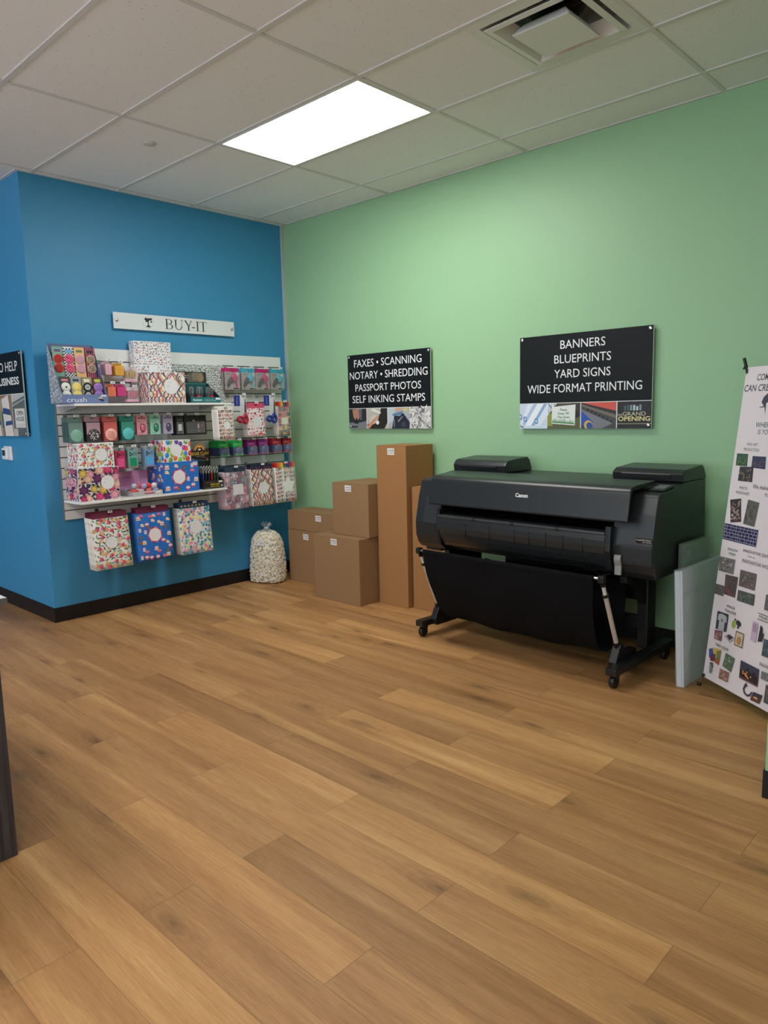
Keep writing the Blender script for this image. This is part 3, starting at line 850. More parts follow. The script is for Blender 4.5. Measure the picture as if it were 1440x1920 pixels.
# front cover
cov = [(-.075, 1.055), (-.26, 1.047)] + [(-.300 - .050 * math.sin(a), .9935 + .050 * math.cos(a)) for a in [math.radians(q) for q in (8, 20, 32, 44, 56, 68, 80, 90)]] + [ (-.374, .872), (-.372, .863), (-.360, .862), (-.335, .985), (-.315, 1.020), (-.075, 1.035)]
m = MB(); m.prism(cov, 'x', -.640, .702, DK, .004, 2); c_ = m.build('front_cover', PBLACK, t)
m = MB(); m.box(-.62, .69, -.3735, -.366, .866, .870, BK); m.build('cover_lip', GLOSS, c_)
m = MB(); P = Paint(m, (.014, -.3605, .949), (1, 0, 0), (0, .183, .983), .09, .03, .0015)
P.text('Canon', 0, .084, .002, .021, (236, 238, 238), .035); m.build('lettering', GLOSS, c_)
# dark paper exit and platen
m = MB(); m.prism([(-.30, .802), (-.10, .835), (-.10, .78), (-.30, .78)], 'x', -.598, .583, BK, .002); m.build('platen', GLOSS, t)
m = MB(); m.box(-.60, .586, -.19, -.10, .868, .90, BK); m.build('exit_guide', SATIN, t)
# curved roll cover with its shiny rail
rc = [(-.12, .80)] + [(-.30, .801), (-.328, .795), (-.343, .780), (-.350, .755), (-.352, .72), (-.347, .685), (-.335, .650), (-.315, .620), (-.288, .597), (-.25, .583), (-.12, .575)]
m = MB(); m.prism(rc, 'x', -.592, .566, (40, 42, 43), .003, 2); r_ = m.build('roll_cover', GLOSS, t)
m = MB()
for x in (-.36, -.18, 0, .10, .21, .32, .44): m.box(x - .0008, x + .0008, -.3535, -.346, .68, .76, BK)
m.build('rib_gap', SATIN, r_)
m = MB(); m.tube([(-.59, -.338, .790), (.565, -.338, .790)], .011, (70, 74, 78), 14); rl = m.build('rail', GLOSS, t)
for x in (-.30, -.02, .28):
    m = MB(); m.tube([(x - .012, -.338, .790), (x + .012, -.338, .790)], .0125, (34, 36, 38), 14); m.build('rail_collar', SATIN, rl)
for x0, x1 in ((-.598, -.575), (.568, .598)):
    m = MB(); m.prism([(-.345, .83), (-.355, .70), (-.33, .60), (-.20, .60), (-.20, .83)], 'x', x0, x1, DK2, .004); m.build('side_bracket', SATIN, t)
# release lever (pale)
m = MB(); m.prism([(-.318, .685), (-.330, .684), (-.335, .66), (-.322, .625), (-.325, .578), (-.313, .578), (-.310, .628), (-.322, .66)], 'x', .612, .648, (150, 150, 148), .002); tag(m.build('release_lever', SATIN, t), 'pale grey lever')
# top humps (ink tank covers)
for x0, x1, z1 in ((-.765, -.335, 1.124), (.405, .81, 1.110)):
    m = MB(); m.prism([(.03, 1.042), (.022, 1.085), (.042, z1 - .014), (.062, z1 - .004), (.272, z1 + .010), (.298, z1 - .01), (.322, 1.055), (.322, 1.042)], 'x', x0, x1, DK, .006, 3); hcv = m.build('tank_cover', PBLACK, t)
    m = MB(); m.prism([(.0225, 1.056), (.0195, 1.078), (.022, 1.082), (.03, 1.056)], 'x', x0 + .055, x1 - .07, BK); m.build('finger_slot', SATIN, hcv)
# control screen, tilted back
m = MB(); m.prism([(-.185, 1.012), (-.19, 1.017), (-.06, 1.036), (-.05, 1.025)], 'x', .722, .800, (52, 55, 58), .002); s_ = m.build('control_panel', SATIN, t)
m = MB(); P = Paint(m, (.728, -.172, 1.0205), (1, 0, 0), (0, 1, .146), .066, .10, .0012); P.rect(0, .066, 0, .1, (70, 74, 78)); P.rect(.006, .06, .02, .09, (98, 100, 102)); m.build('screen', GLOSS, s_)
# bottom tray under the body
m = MB(); m.box(-.74, .74, -.16, .30, .548, .571, BK, .004); m.build('base_tray', SATIN, t)
m = MB(); m.box(-.79, -.66, -.235, -.05, .535, .560, (36, 34, 32), .004); m.build('side_tab', SATIN, t)
# stand
for sx in (-1, 1):
    m = MB(); m.box(sx * .615 - .030, sx * .615 + .030, .0, .10, .10, .548, BK, .004); m.build('stand_post', SATIN, t)
    m = MB(); m.box(sx * .668 - .030, sx * .668 + .030, -.45, .24, .072, .112, (24, 25, 27), .006)
    m.prism([(-.36, .11), (-.34, .15), (-.305, .205), (-.285, .205), (-.255, .15), (-.13, .145), (-.12, .07), (-.34, .07)], 'x', sx * .628 - .022, sx * .628 + .022, (20, 21, 23), .004)
    ft = m.build('stand_foot', SATIN, t)
    for y in (-.40, .19):
        m = MB(); m.lathe([(.012, -.014), (.030, -.014), (.033, -.010), (.033, .010), (.030, .014), (.012, .014)], (22, 22, 24), c=(sx * .668, y - .012, .0335), n=22, axis='x')
        m.box(sx * .668 - .019, sx * .668 + .019, y - .02, y + .02, .058, .074, BK, .004); m.box(sx * .668 - .0185, sx * .668 - .0155, y - .02, y + .012, .028, .062, BK); m.box(sx * .668 + .0155, sx * .668 + .0185, y - .02, y + .012, .028, .062, BK)
        m.build('caster', SATIN, ft)
m = MB(); m.box(-.585, .585, .03, .07, .20, .27, BK, .004); m.build('crossbar', SATIN, t)
m = MB(); m.box(-.40, .57, .115, .121, .34, .548, (12, 12, 13)); m.build('rear_guide', SATIN, t)
for sx in (-1, 1):
    m = MB(); m.prism([(-.23, .548), (.0, .548), (.0, .36), (-.02, .36), (-.06, .44), (-.17, .50), (-.23, .515)], 'x', sx * .615 - .02, sx * .615 + .02, BK, .003); m.build('stand_bracket', SATIN, t)
# basket: telescopic side rods, top rail and a black cloth sling
for sx in (-1, 1):
    a, b = Vector((sx * .627, -.305, .185)), Vector((sx * .627, -.478, .575))
    q = lambda k: a + (b - a) * k
    m = MB(); m.tube([q(.05), q(.80)], .0125, (190, 180, 168), 14); m.tube([q(.80), q(.93)], .010, (214, 210, 204), 14); r_ = m.build('basket_rod', SATIN, t)
    m = MB(); m.tube([q(.765), q(.80)], .0165, BK, 14); m.tube([q(.92), q(.96)], .014, BK, 12); m.box(sx * .627 - .016, sx * .627 + .016, -.498, -.462, .562, .600, BK, .006); m.tube([q(.0), q(.075)], .017, BK, 12); m.build('rod_clamp', SATIN, r_)
m = MB(); m.tube([(-.625, -.482, .583), (.625, -.482, .583)], .008, (206, 206, 206), 12); m.build('basket_rail', METAL, t)
m = MB()
prof = [(-.476, .575), (-.483, .594), (-.493, .594), (-.496, .578), (-.492, .555), (-.484, .50), (-.478, .44), (-.462, .38), (-.43, .30), (-.385, .21), (-.32, .13), (-.23, .10), (-.12, .12), (-.04, .2), (.0, .32), (.02, .45)]
nx = 36; hw = .585
for i, (y, z) in enumerate(prof):
    for k in range(nx + 1):
        u = -1 + 2 * k / nx
        sag = .0 if i < 5 else .012 * math.sin(u * 9 + i * .7) * min(1, (i - 4) / 5)
        nar = hw * (1 - .012 * max(0, i - 4))
        m.v.append((u * nar, y + sag - (.006 * math.sin(u * 5) if 4 < i < 8 else 0), z + (.018 * (abs(u) ** 2) if i > 9 else 0)))
for i in range(len(prof) - 1):
    for k in range(nx):
        m.f.append((i * (nx + 1) + k, i * (nx + 1) + k + 1, (i + 1) * (nx + 1) + k + 1, (i + 1) * (nx + 1) + k)); m.c.append(lin((15, 16, 18))); m.sm.append(i > 4)
m.build('basket_cloth', CLOTH, t)
m = MB(); m.tube([(.30, -.10, .572), (.36, -.2, .555), (.44, -.26, .565), (.50, -.22, .585), (.44, -.16, .575), (.40, -.18, .56), (.50, -.27, .545), (.56, -.2, .56), (.57, -.1, .572)], .0025, BK, 6); m.build('cable', SATIN, t)

# ------------------------------------------------------------------ stacks of sheets leaning beside the printer
t = thing('foam_board_pack', 'shrink-wrapped stack of white foam boards leaning by the printer', 'boards', (3.834, -.612, 0), -.045)
lean = -.048
Sh = Matrix(((1, 0, lean, 0), (0, 1, 0, 0), (0, 0, 1, 0), (0, 0, 0, 1)))
for k in range(7):
    m = MB(Sh); x = -.018 + k * .0052; m.box(x, x + .0048, .003 if k < 5 else 0.008, .565, .002, .605 if k < 5 else .609, (206, 214, 222)); m.build('foam_board', FOAM, t)
m = MB(Sh); m.box(-.021, .0215, -.002, .570, .0005, .613, W_, .003); m.build('shrink_wrap', WRAP, t)
m = MB(Sh)
for q in ([(.0222, .004, .12), (.0222, .008, .10), (.0222, .30, .39), (.0222, .30, .405)], [(.0222, .0, .46), (.0222, .0, .50), (.0222, .56, .52), (.0222, .56, .49)], [(.0222, .02, .06), (.0222, .05, .05), (.0222, .13, .30), (.0222, .12, .30)]):
    m.poly(q, (215, 222, 226))
m.build('wrap_crease', WRAP, t)
t = thing('acrylic_sheet_pack', 'clear acrylic sheets stacked upright between printer and foam boards', 'sheets', (3.7665, -.46, 0), -.03)
for k in range(5):
    m = MB(); x = -.020 + k * .0075; m.box(x, x + .003, 0, .36, .0005, .722 - .003 * (k % 2), W_); m.build('acrylic_sheet', ACRYL, t)
m = MB(); P = Paint(m, (.0135, .0, .64), (0, 1, 0), (0, 0, 1), .09, .06, .0004); P.rect(.01, .08, .01, .055, (150, 165, 155)); m.build('sticker', CARD, t)

# ------------------------------------------------------------------ x-stand banner
B0 = Vector((3.922, -.538, .06)); du = Vector((.81744, -.57602, 0)); dv = Vector((.0646138, .0916946, .9936887)).normalized()
dn = du.cross(dv).normalized()
BW, BH = .60, 1.572
t = thing('banner_stand', 'white printed banner on a light stand beside the printer', 'banner', (0, 0, 0))
def bp(a, b, c=0.0): return B0 + du * a + dv * b + dn * c
t.location = bp(BW / 2, 0, -.25); t.location.z = 0
off = Matrix.Translation(-t.location)
m = MB(off); m.add([bp(0, 0), bp(BW, 0), bp(BW, BH), bp(0, BH), bp(0, 0, -.0008), bp(BW, 0, -.0008), bp(BW, BH, -.0008), bp(0, BH, -.0008)], [(0, 1, 2, 3), (7, 6, 5, 4), (0, 4, 5, 1), (1, 5, 6, 2), (2, 6, 7, 3), (3, 7, 4, 0)], (226, 218, 222))
P = Paint(m, bp(0, 0), du, dv, BW, BH, .0003)
TX = (52, 60, 66); TG = (44, 84, 88)
def pic(q, base, seed, cols, kind='scene'):
    r = random.Random(seed)
    base = tuple(int(v * .8 + 20) for v in base); cols = [tuple(int(v * .62 + b * .38) for v, b in zip(cc, base)) for cc in cols]
    P.poly(q, base)
    c = lambda a, b: tuple(q[3][i] * (1 - a) * (1 - b) + q[2][i] * a * (1 - b) + q[0][i] * (1 - a) * b + q[1][i] * a * b for i in (0, 1))
    for k in range(34 if kind == 'scene' else 60):
        a, b = r.uniform(0, .78), r.uniform(0, .78); da, db = r.uniform(.04, .18), r.uniform(.04, .16)
        j = lambda: r.uniform(-.05, .05)
        if k % 3: P.poly([c(max(0, a + j()), max(0, b + j())), c(a + da, max(0, b + j())), c(a + da + j(), b + db), c(max(0, a + j()), b + db)], r.choice(cols))
        else: e_ = c(a + .1, b + .1); P.ell(e_[0], e_[1], .0045, .006, r.choice(cols), r.random() * 3, 8)
P.text('COME SEE', .084, .245, 1.505, .029, TX, .012, .12); P.text('CAN CREATE', .004, .245, 1.454, .031, TX, .012, .12)
P.poly([(.14, 1.40), (.150, 1.425), (.175, 1.442), (.215, 1.44), (.24, 1.42), (.25, 1.39), (.225, 1.405), (.195, 1.405), (.172, 1.395), (.176, 1.34), (.165, 1.375)], (70, 66, 84)); P.poly([(.13, 1.378), (.172, 1.383), (.172, 1.376), (.13, 1.375)], (60, 62, 70))
P.text('WHERE', .121, .232, 1.281, .024, TG, .004, .08); P.text('IS YOUR', .144, .25, 1.249, .022, TG, .004, .08)
P.text('FINE ART', .081, .156, 1.192, .0135, TG); P.text('PRODUCTION', .064, .170, 1.166, .0145, TG)
pic([(.019, 1.151), (.100, 1.152), (.104, 1.092), (.021, 1.091)], (58, 92, 62), 1, [(64, 110, 104), (120, 140, 60), (30, 60, 40), (70, 120, 130)])
pic([(.133, 1.144), (.224, 1.145), (.230, 1.086), (.134, 1.088)], (50, 54, 90), 2, [(140, 108, 88), (60, 64, 110), (90, 74, 70), (40, 42, 70)])
pic([(.054, 1.088), (.150, 1.092), (.155, 1.019), (.053, 1.018)], (44, 46, 56), 3, [(206, 170, 110), (90, 90, 60), (60, 62, 70), (190, 160, 120)])
P.text('PHOTO', .074, .130, .979, .0135, TG); P.text('PACKAGES', .053, .147, .955, .0135, TG)
P.text('We make sure', .163, .32, .991, .020, (70, 66, 80), 0, .08); P.text('THE', .249, .31, .959, .0155, (70, 66, 80))
pic([(.018, .920), (.096, .934), (.118, .822), (.043, .808)], (52, 44, 46), 4, [(200, 180, 170), (140, 70, 60), (230, 220, 215), (70, 60, 58)], 'many')
pic([(.146, .935), (.225, .928), (.214, .811), (.134, .815)], (96, 98, 92), 5, [(120, 122, 112), (70, 74, 66), (140, 110, 104), (60, 62, 56)], 'many')
P.rect(.003, .245, .719, .800, (40, 42, 84))
r = random.Random(8)
for i in range(5): P.rect(.003, .245, .724 + i * .016, .7258 + i * .016, (190, 190, 200))
for i in range(5):
    x = .01
    while x < .24: P.rect(x, x + .0018, .724 + i * .016, .740 + i * .016, (190, 190, 200)); x += r.uniform(.012, .032)
P.text('WINDOW', .050, .127, .671, .0125, TG); P.text('PERF', .066, .115, .650, .0125, TG)
P.text('INNOVATIVE EDITING', .163, .37, .683, .014, (86, 84, 92)); P.text('FOR AN', .200, .25, .664, .006, (86, 84, 92)); P.text('INNOVATIVE WORLD', .166, .385, .633, .017, (86, 84, 92))
pic([(.0, .630), (.118, .634), (.118, .560), (.008, .558)], (120, 118, 116), 6, [(60, 62, 62), (216, 214, 212), (80, 84, 84), (150, 148, 146)])
pic([(.063, .550), (.155, .555), (.154, .452), (.072, .451)], (80, 72, 68), 7, [(180, 60, 70), (110, 96, 86), (60, 56, 54), (130, 118, 110)])
pic([(.0, .489), (.068, .491), (.070, .438), (.0, .437)], (96, 92, 90), 9, [(60, 58, 58), (120, 116, 112)])
pic([(.165, .595), (.278, .597), (.279, .517), (.167, .516)], (104, 96, 92), 10, [(150, 60, 56), (60, 70, 70), (180, 176, 172), (76, 80, 76)])
pic([(.168, .496), (.286, .500), (.287, .446), (.171, .444)], (72, 84, 80), 12, [(90, 110, 106), (150, 130, 110), (56, 66, 62)])
P.text('IMAGE', .106, .166, .394, .013, TX); P.text('TRANSFER', .093, .178, .370, .013, TX)
P.poly([(.044, .358), (.128, .362), (.128, .272), (.047, .267)], (52, 66, 74)); P.poly([(.056, .345), (.075, .352), (.098, .352), (.117, .345), (.120, .318), (.108, .316), (.108, .272), (.066, .270), (.066, .315), (.054, .316)], (178, 182, 186)); P.ell(.087, .320, .009, .009, (130, 120, 124))
P.ell(.172, .325, .013, .020, (150, 176, 70)); P.ell(.205, .338, .019, .014, (58, 54, 66), -.3); P.ell(.18, .35, .006, .006, (60, 62, 66)); P.ell(.205, .318, .007, .006, (60, 62, 66))
pic([(.043, .260), (.101, .268), (.103, .217), (.048, .214)], (120, 70, 68), 13, [(214, 204, 200), (180, 120, 110)]); P.poly([(.118, .250), (.150, .270), (.198, .262), (.165, .228)], (178, 176, 178)); P.poly([(.135, .255), (.152, .268), (.185, .262), (.160, .240)], (74, 62, 74)); P.rect(.196, .254, .229, .300, (110, 92, 74)); P.rect(.201, .249, .234, .295, (206, 190, 166)); P.ell(.225, .258, .017, .021, (180, 136, 86))
P.text('YARD SIGNS', .061, .162, .185, .0135, TX)
for q, c in (([(.02, .153), (.06, .170), (.058, .125), (.03, .110)], (66, 88, 150)), ([(.045, .168), (.113, .178), (.09, .140), (.06, .140)], (208, 172, 96)), ([(.08, .16), (.112, .172), (.112, .118), (.085, .118)], (120, 130, 66)), ([(.035, .12), (.075, .145), (.08, .105), (.042, .098)], (110, 60, 70)), ([(.075, .125), (.112, .118), (.108, .096), (.078, .100)], (170, 90, 60))): P.poly(q, c)
pic([(.148, .174), (.216, .166), (.203, .093), (.136, .103)], (84, 110, 84), 14, [(60, 84, 66), (190, 196, 190), (110, 130, 100), (150, 110, 96)]); pic([(.042, .090), (.066, .095), (.068, .038), (.047, .037)], (60, 60, 62), 15, [(210, 208, 206), (90, 86, 88)], 'many'); pic([(.122, .084), (.192, .088), (.189, .037), (.122, .034)], (150, 104, 86), 16, [(214, 196, 180), (190, 150, 130), (126, 82, 70)])
P.poly([(.258, .173), (.385, .171), (.389, .088), (.263, .088)], (66, 66, 84)); P.poly([(.262, .135), (.29, .125), (.31, .155), (.335, .13), (.355, .15), (.387, .125), (.389, .088), (.263, .088)], (48, 40, 44))
for k in range(12): r = random.Random(k + 40); P.ell(.300 + r.uniform(-.02, .045), .115 + r.uniform(-.01, .02), .005, .004, (226, 150, 80), 0, 7)
P.poly([(.263, .098), (.389, .095), (.389, .088), (.263, .088)], (104, 74, 70))
P.stroke([(.312, .066), (.303, .048), (.312, .032), (.332, .026), (.350, .034), (.360, .052)], .010, (72, 66, 78)); P.poly([(.300, .060), (.327, .066), (.314, .084)], (72, 66, 78))
P.poly([(.368, .058), (.429, .063), (.416, .018), (.355, .014)], (62, 60, 76)); P.poly([(.362, .035), (.38, .045), (.40, .036), (.423, .042), (.416, .018), (.355, .014)], (96, 66, 62)); P.ell(.392, .036, .010, .005, (232, 170, 110)); P.ell(.378, .034, .005, .004, (220, 150, 90))
P.text('ENLARGEMENTS', .382, .51, .191, .0145, TX)
P.rect(.300, .335, .285, .377, (196, 176, 200)); P.rect(.304, .331, .33, .37, (170, 140, 170)); P.poly([(.352, .372), (.366, .365), (.372, .335), (.382, .342), (.376, .300), (.348, .292)], (52, 54, 62))
for a, b, c in ((.402, .416, (50, 54, 58)), (.385, .399, (54, 120, 60)), (.416, .424, (110, 70, 74))): P.rect(.325, .46, a if a != .385 else .402, b, c) if False else None
P.rect(.325, .46, .421, .424, (60, 50, 54)); P.text('YOUR SIGNS', .330, .45, .404, .011, (60, 120, 64), .02); P.rect(.325, .46, .394, .397, (60, 50, 54))
pic([(.385, .318), (.50, .322), (.50, .245), (.385, .238)], (64, 86, 96), 18, [(90, 110, 120), (50, 66, 76), (130, 140, 140)]); pic([(.401, .170), (.50, .176), (.50, .138), (.401, .134)], (120, 124, 126), 19, [(150, 154, 156), (84, 88, 92)]); pic([(.44, .12), (.52, .124), (.52, .04), (.44, .036)], (70, 76, 74), 20, [(100, 110, 100), (170, 130, 110)])
for a, b in ((.31, 1.10), (.45, 1.10), (.33, .86), (.46, .86), (.36, .52), (.48, .52)):
    pic([(a, b), (a + .1, b + .002), (a + .1, b - .07), (a, b - .072)], (96, 92, 96), int(a * 100 + b * 10), [(130, 110, 104), (70, 80, 92), (180, 170, 164)])
m.build('banner_sheet', CARD, t)
for a in (.012, BW - .012):
    for b in (.012, BH - .012):
        m = MB(off @ Matrix.Translation(bp(a, b, .0012)) @ Matrix(((du.x, dv.x, dn.x, 0), (du.y, dv.y, dn.y, 0), (du.z, dv.z, dn.z, 0), (0, 0, 0, 1))))
        m.lathe([(.005, 0), (.009, 0), (.009, .001), (.005, .0014)], (190, 190, 192), n=16); m.build('grommet', METAL, t)
hub = bp(BW / 2, BH * .42, -.16)
for a, b in ((0, BH), (BW, BH)):
    e = bp(a + (-.004 if a == 0 else .004), b + .012, .004)
    m = MB(off); m.tube([hub, hub.lerp(e, .97)], .004, (44, 46, 48), 8); m.tube([hub.lerp(e, .955), e + (e - hub).normalized() * .035], .0075, (20, 24, 26), 10); ar = m.build('top_arm', SATIN, t)
    m = MB(off); m.tube([e + dn * .0 , e - dv * .022 + dn * .010], .004, (20, 24, 26), 8); m.build('hook', SATIN, ar)
for sx, a in ((-1, 0), (1, BW)):
    fpt = bp(a, 0) + du * sx * .028 - dn * 0.0; fpt = Vector((fpt.x, fpt.y, .011))
    k = bp(a + (.006 if a == 0 else -.006), .008, .004)
    m = MB(off); m.tube([hub, k.lerp(hub, .05) - dn * .01, k - dn * .008], .004, (150, 152, 154), 8); m.tube([k - dn * .006, fpt], .0035, (206, 206, 206), 8); lg = m.build('leg', METAL, t)
    m = MB(off); m.ball(fpt, .0108, (22, 22, 24)); m.build('rubber_foot', SATIN, lg)
    m = MB(off); m.ball(k, .008, (28, 28, 30)); m.build('corner_clip', SATIN, lg)
back = hub - dn * .22; back = Vector((back.x, back.y, .011))
if back.y > -.05: back.y = -.05
m = MB(off); m.tube([hub, back], .004, (44, 46, 48), 8); lg = m.build('leg', SATIN, t)
m = MB(off); m.ball(back, .0108, (22, 22, 24)); m.build('rubber_foot', SATIN, lg)
m = MB(off); m.ball(hub, .02, (24, 24, 26)); m.build('hub', SATIN, t)

# ------------------------------------------------------------------ slatwall display on the blue wall
WHITE = (232, 234, 234)
t = thing('slatwall_panel', 'white slatwall panel mounted on the blue wall, grooved all over', 'display panel', (0, 0, 0))
gz = [.7995 + .0757 * k for k in range(15)]
m = MB(); m.box(.0006, .010, -2.100, -.092, .732, 1.950, (88, 90, 92))
zz = [.732] + gz + [1.950]
for a, b in zip(zz, zz[1:]):
    m.box(.010, .020, -2.100, -.092, a + (.004 if a > .74 else 0), b - (.004 if b < 1.94 else 0), WHITE, .001, 1)
m.build('slats', SATIN, t)
m = MB(); m.box(.0006, .0206, -2.1035, -2.1004, .732, 1.950, (120, 116, 108)); m.build('edge_trim', SATIN, t)

def shelf(label, y0, y1, z):
    s = thing('display_shelf', label, 'shelf', (.0205, (y0 + y1) / 2, z), 0, 'white shelves on the slatwall')
    h = (y1 - y0) / 2
    m = MB(); m.box(0, .279, -h, h, -.016, 0, (236, 236, 236), .002); m.build('shelf_board', SATIN, s)
    for y in (-h + .05, h - .12):
        m = MB(); m.prism([(0, -.017), (.20, -.017), (.20, -.024), (.0, -.052)], 'y', y - .004, y + .004, (150, 152, 154), .001); m.build('bracket', SATIN, s)
    return s
ZT, ZL = 1.5510, .8765
shelf('upper white shelf of the slatwall, carrying boxes and the sleep mask crate', -2.092, -.826, ZT)
shelf('lower white shelf of the slatwall, carrying patterned boxes and trays', -2.100, -.908, ZL)

def peg(y, z, length, what):
    """chrome display hook: back plate in the groove, straight wire, white price flag at its tip"""
    p = thing('display_hook', 'chrome display hook holding ' + what, 'hook', (.0203, y, z), 0, 'slatwall hooks')
    m = MB(); m.box(0, .003, -.014, .014, -.006, .022, (170, 172, 176), .0008); m.build('hook_plate', METAL, p)
    m = MB(); L_ = length - .0203 + .018; m.tube([(.003, 0, 0), (L_ - .006, 0, 0), (L_, 0, .006), (L_, 0, .011)], .0017, (196, 198, 202), 6); m.build('wire', METAL, p)
    m = MB(); m.box(L_ + .0005, L_ + .002, -.017, .017, .008, .024, (238, 240, 240)); P = Paint(m, (L_ + .002, -.017, .008), (0, 1, 0), (0, 0, 1), .034, .016, .0002); P.rect(.008, .026, .005, .010, (120, 122, 126)); m.build('price_tag', CARD, p)
    return p

def tab(m, x0, x1, y0, y1, z0, z1, col, hw=.009, hz=.0045):
    """card with a hang hole around (0,0)"""
    m.box(x0, x1, y0, -hw, z0, z1, col); m.box(x0, x1, hw, y1, z0, z1, col)
    m.box(x0, x1, -hw, hw, hz, z1, col); m.box(x0, x1, -hw, hw, z0, -hz, col)

def hang(front, X, y, z, n, dx, back_label, group, tilt=0.0):
    """put the front item at X on its hook and n-1 copies behind it"""
    front.location = (X, y, z - .0025)
    front.rotation_euler = (0, -tilt, 0)
    r = random.Random(int(y * 1000))
    for i in range(1, n):
        c = dup(front, (X - dx * i, y + r.uniform(-.0015, .0015), z - .0025), back_label, group)

def face(m, w, h, z0, lift=.0003, x=0.0):
    return Paint(m, (x, -w / 2, z0), (0, 1, 0), (0, 0, 1), w, h, lift)

# printed patterns -----------------------------------------------------
PINK, ROSE, ORG, TEAL, DGR = (222, 86, 130), (196, 56, 96), (232, 160, 110), (66, 128, 122), (48, 84, 74)
def spot_grid(w, h, s, r):
    out = []
    nx, ny = max(1, int(w / s)), max(1, int(h / s))
    for i in range(nx):
        for j in range(ny):
            out.append(((i + .5 + r.uniform(-.32, .32) + (.25 if j % 2 else -.25)) * w / nx, (j + .5 + r.uniform(-.32, .32)) * h / ny))
    r.shuffle(out)
    return out
def circle_label(P, cx, cy, r, rim=(90, 120, 110)):
    P.ell(cx, cy, r * 1.05, r * 1.05, rim, n=28); P.ell(cx, cy, r, r, (232, 232, 236), n=28); P.rect(cx - r * .5, cx + r * .1, cy + r * .5, cy + r * .53, (120, 122, 128)); P.rect(cx - r * .6, cx - r * .3, cy - r * .02, cy + r * .02, (120, 122, 128))
def pat_floral(P, w, h, s=.030, seed=1, lab=None):
    r = random.Random(seed)
    for x, y in spot_grid(w, h, s * .72, r): P.leaf(x, y, s * .42, s * .14, r.random() * 6.28, r.choice([TEAL, DGR, (96, 150, 140), (130, 160, 140)]))
    for x, y in spot_grid(w, h, s * 1.5, r): P.flower(x, y, s * .42, r.choice([ORG, (238, 184, 140), (226, 150, 96)]), (250, 220, 120), 5, r.random())
    for x, y in spot_grid(w, h, s * 1.6, r):
        a = r.random() * 6.28
        P.ell(x, y, s * .42, s * .36, PINK, a, 10); P.ell(x + .1 * s, y, s * .26, s * .22, ROSE, a, 8); P.ell(x - .1 * s, y + .08 * s, s * .16, s * .12, (240, 150, 176), a, 7)
    if lab: circle_label(P, *lab)
def pat_bigfloral(P, w, h, s=.06, seed=2, lab=None, cols=None, leafc=((40, 44, 80), (60, 76, 74), (34, 38, 62))):
    r = random.Random(seed); cols = cols or [(214, 72, 122), (222, 188, 96), (110, 52, 104), (238, 160, 176), (196, 60, 110), (240, 190, 170)]
    for x, y in spot_grid(w, h, s * .45, r): P.leaf(x, y, s * .38, s * .15, r.random() * 6.28, r.choice(leafc))
    for x, y in spot_grid(w, h, s * .95, r):
        c = r.choice(cols); k = r.uniform(.8, 1.15) * s
        P.flower(x, y, k * .62, tuple(int(v * .86) for v in c), c, 6, r.random()); P.ell(x, y, k * .33, k * .30, c, 0, 10); P.ell(x + k * .05, y, k * .18, k * .15, tuple(int(min(255, v * 1.18)) for v in c), 0, 8); P.ell(x, y, k * .07, k * .07, (60, 40, 40), 0, 7)
    if lab: circle_label(P, *lab, rim=(220, 200, 205))
def pat_waves(P, w, h, s=.021, seed=3, lab=None):
    r = random.Random(seed); cols = [(196, 58, 82), (226, 150, 84), (52, 104, 128), (44, 46, 70), (222, 196, 110), (150, 60, 116), (210, 96, 70), (96, 140, 150)]
    x = -s
    i = 0
    while x < w + s:
        ph = r.random() * .8 + (math.pi if i % 2 else 0); k = r.uniform(.8, 1.15)
        pts = [(x + s * .62 * math.sin(ph + j * h / 26 / (s * .62) * k), j * h / 26) for j in range(27)]
        P.stroke(pts, s * r.uniform(.20, .34), cols[i % len(cols)])
        P.stroke([(a + s * .28, b) for a, b in pts], s * .11, cols[(i + 3) % len(cols)])
        x += s * .62; i += 1
    if lab: circle_label(P, *lab, rim=(226, 214, 214))
def pat_balloons(P, w, h, s=.042, seed=4, lab=None):
    r = random.Random(seed); cols = [(214, 66, 74), (232, 110, 70), (150, 186, 66), (60, 140, 210), (110, 76, 156), (206, 70, 160), (98, 160, 80)]
    for x, y in spot_grid(w, h, s * .74, r):
        if lab and math.hypot(x - lab[0], y - lab[1]) < lab[2] * .9: continue
        c = r.choice(cols); a = r.uniform(-.3, .3)
        P.stroke([(x, y - s * .4), (x + s * .05, y - s * .9)], s * .03, (140, 140, 150)); P.ell(x, y, s * .38, s * .46, c, a); P.ell(x - s * .12, y + s * .14, s * .1, s * .14, tuple(min(255, int(v * 1.3) + 20) for v in c), a, 8)
    if lab: P.ell(lab[0], lab[1], lab[2], lab[2], (236, 236, 240), n=24)
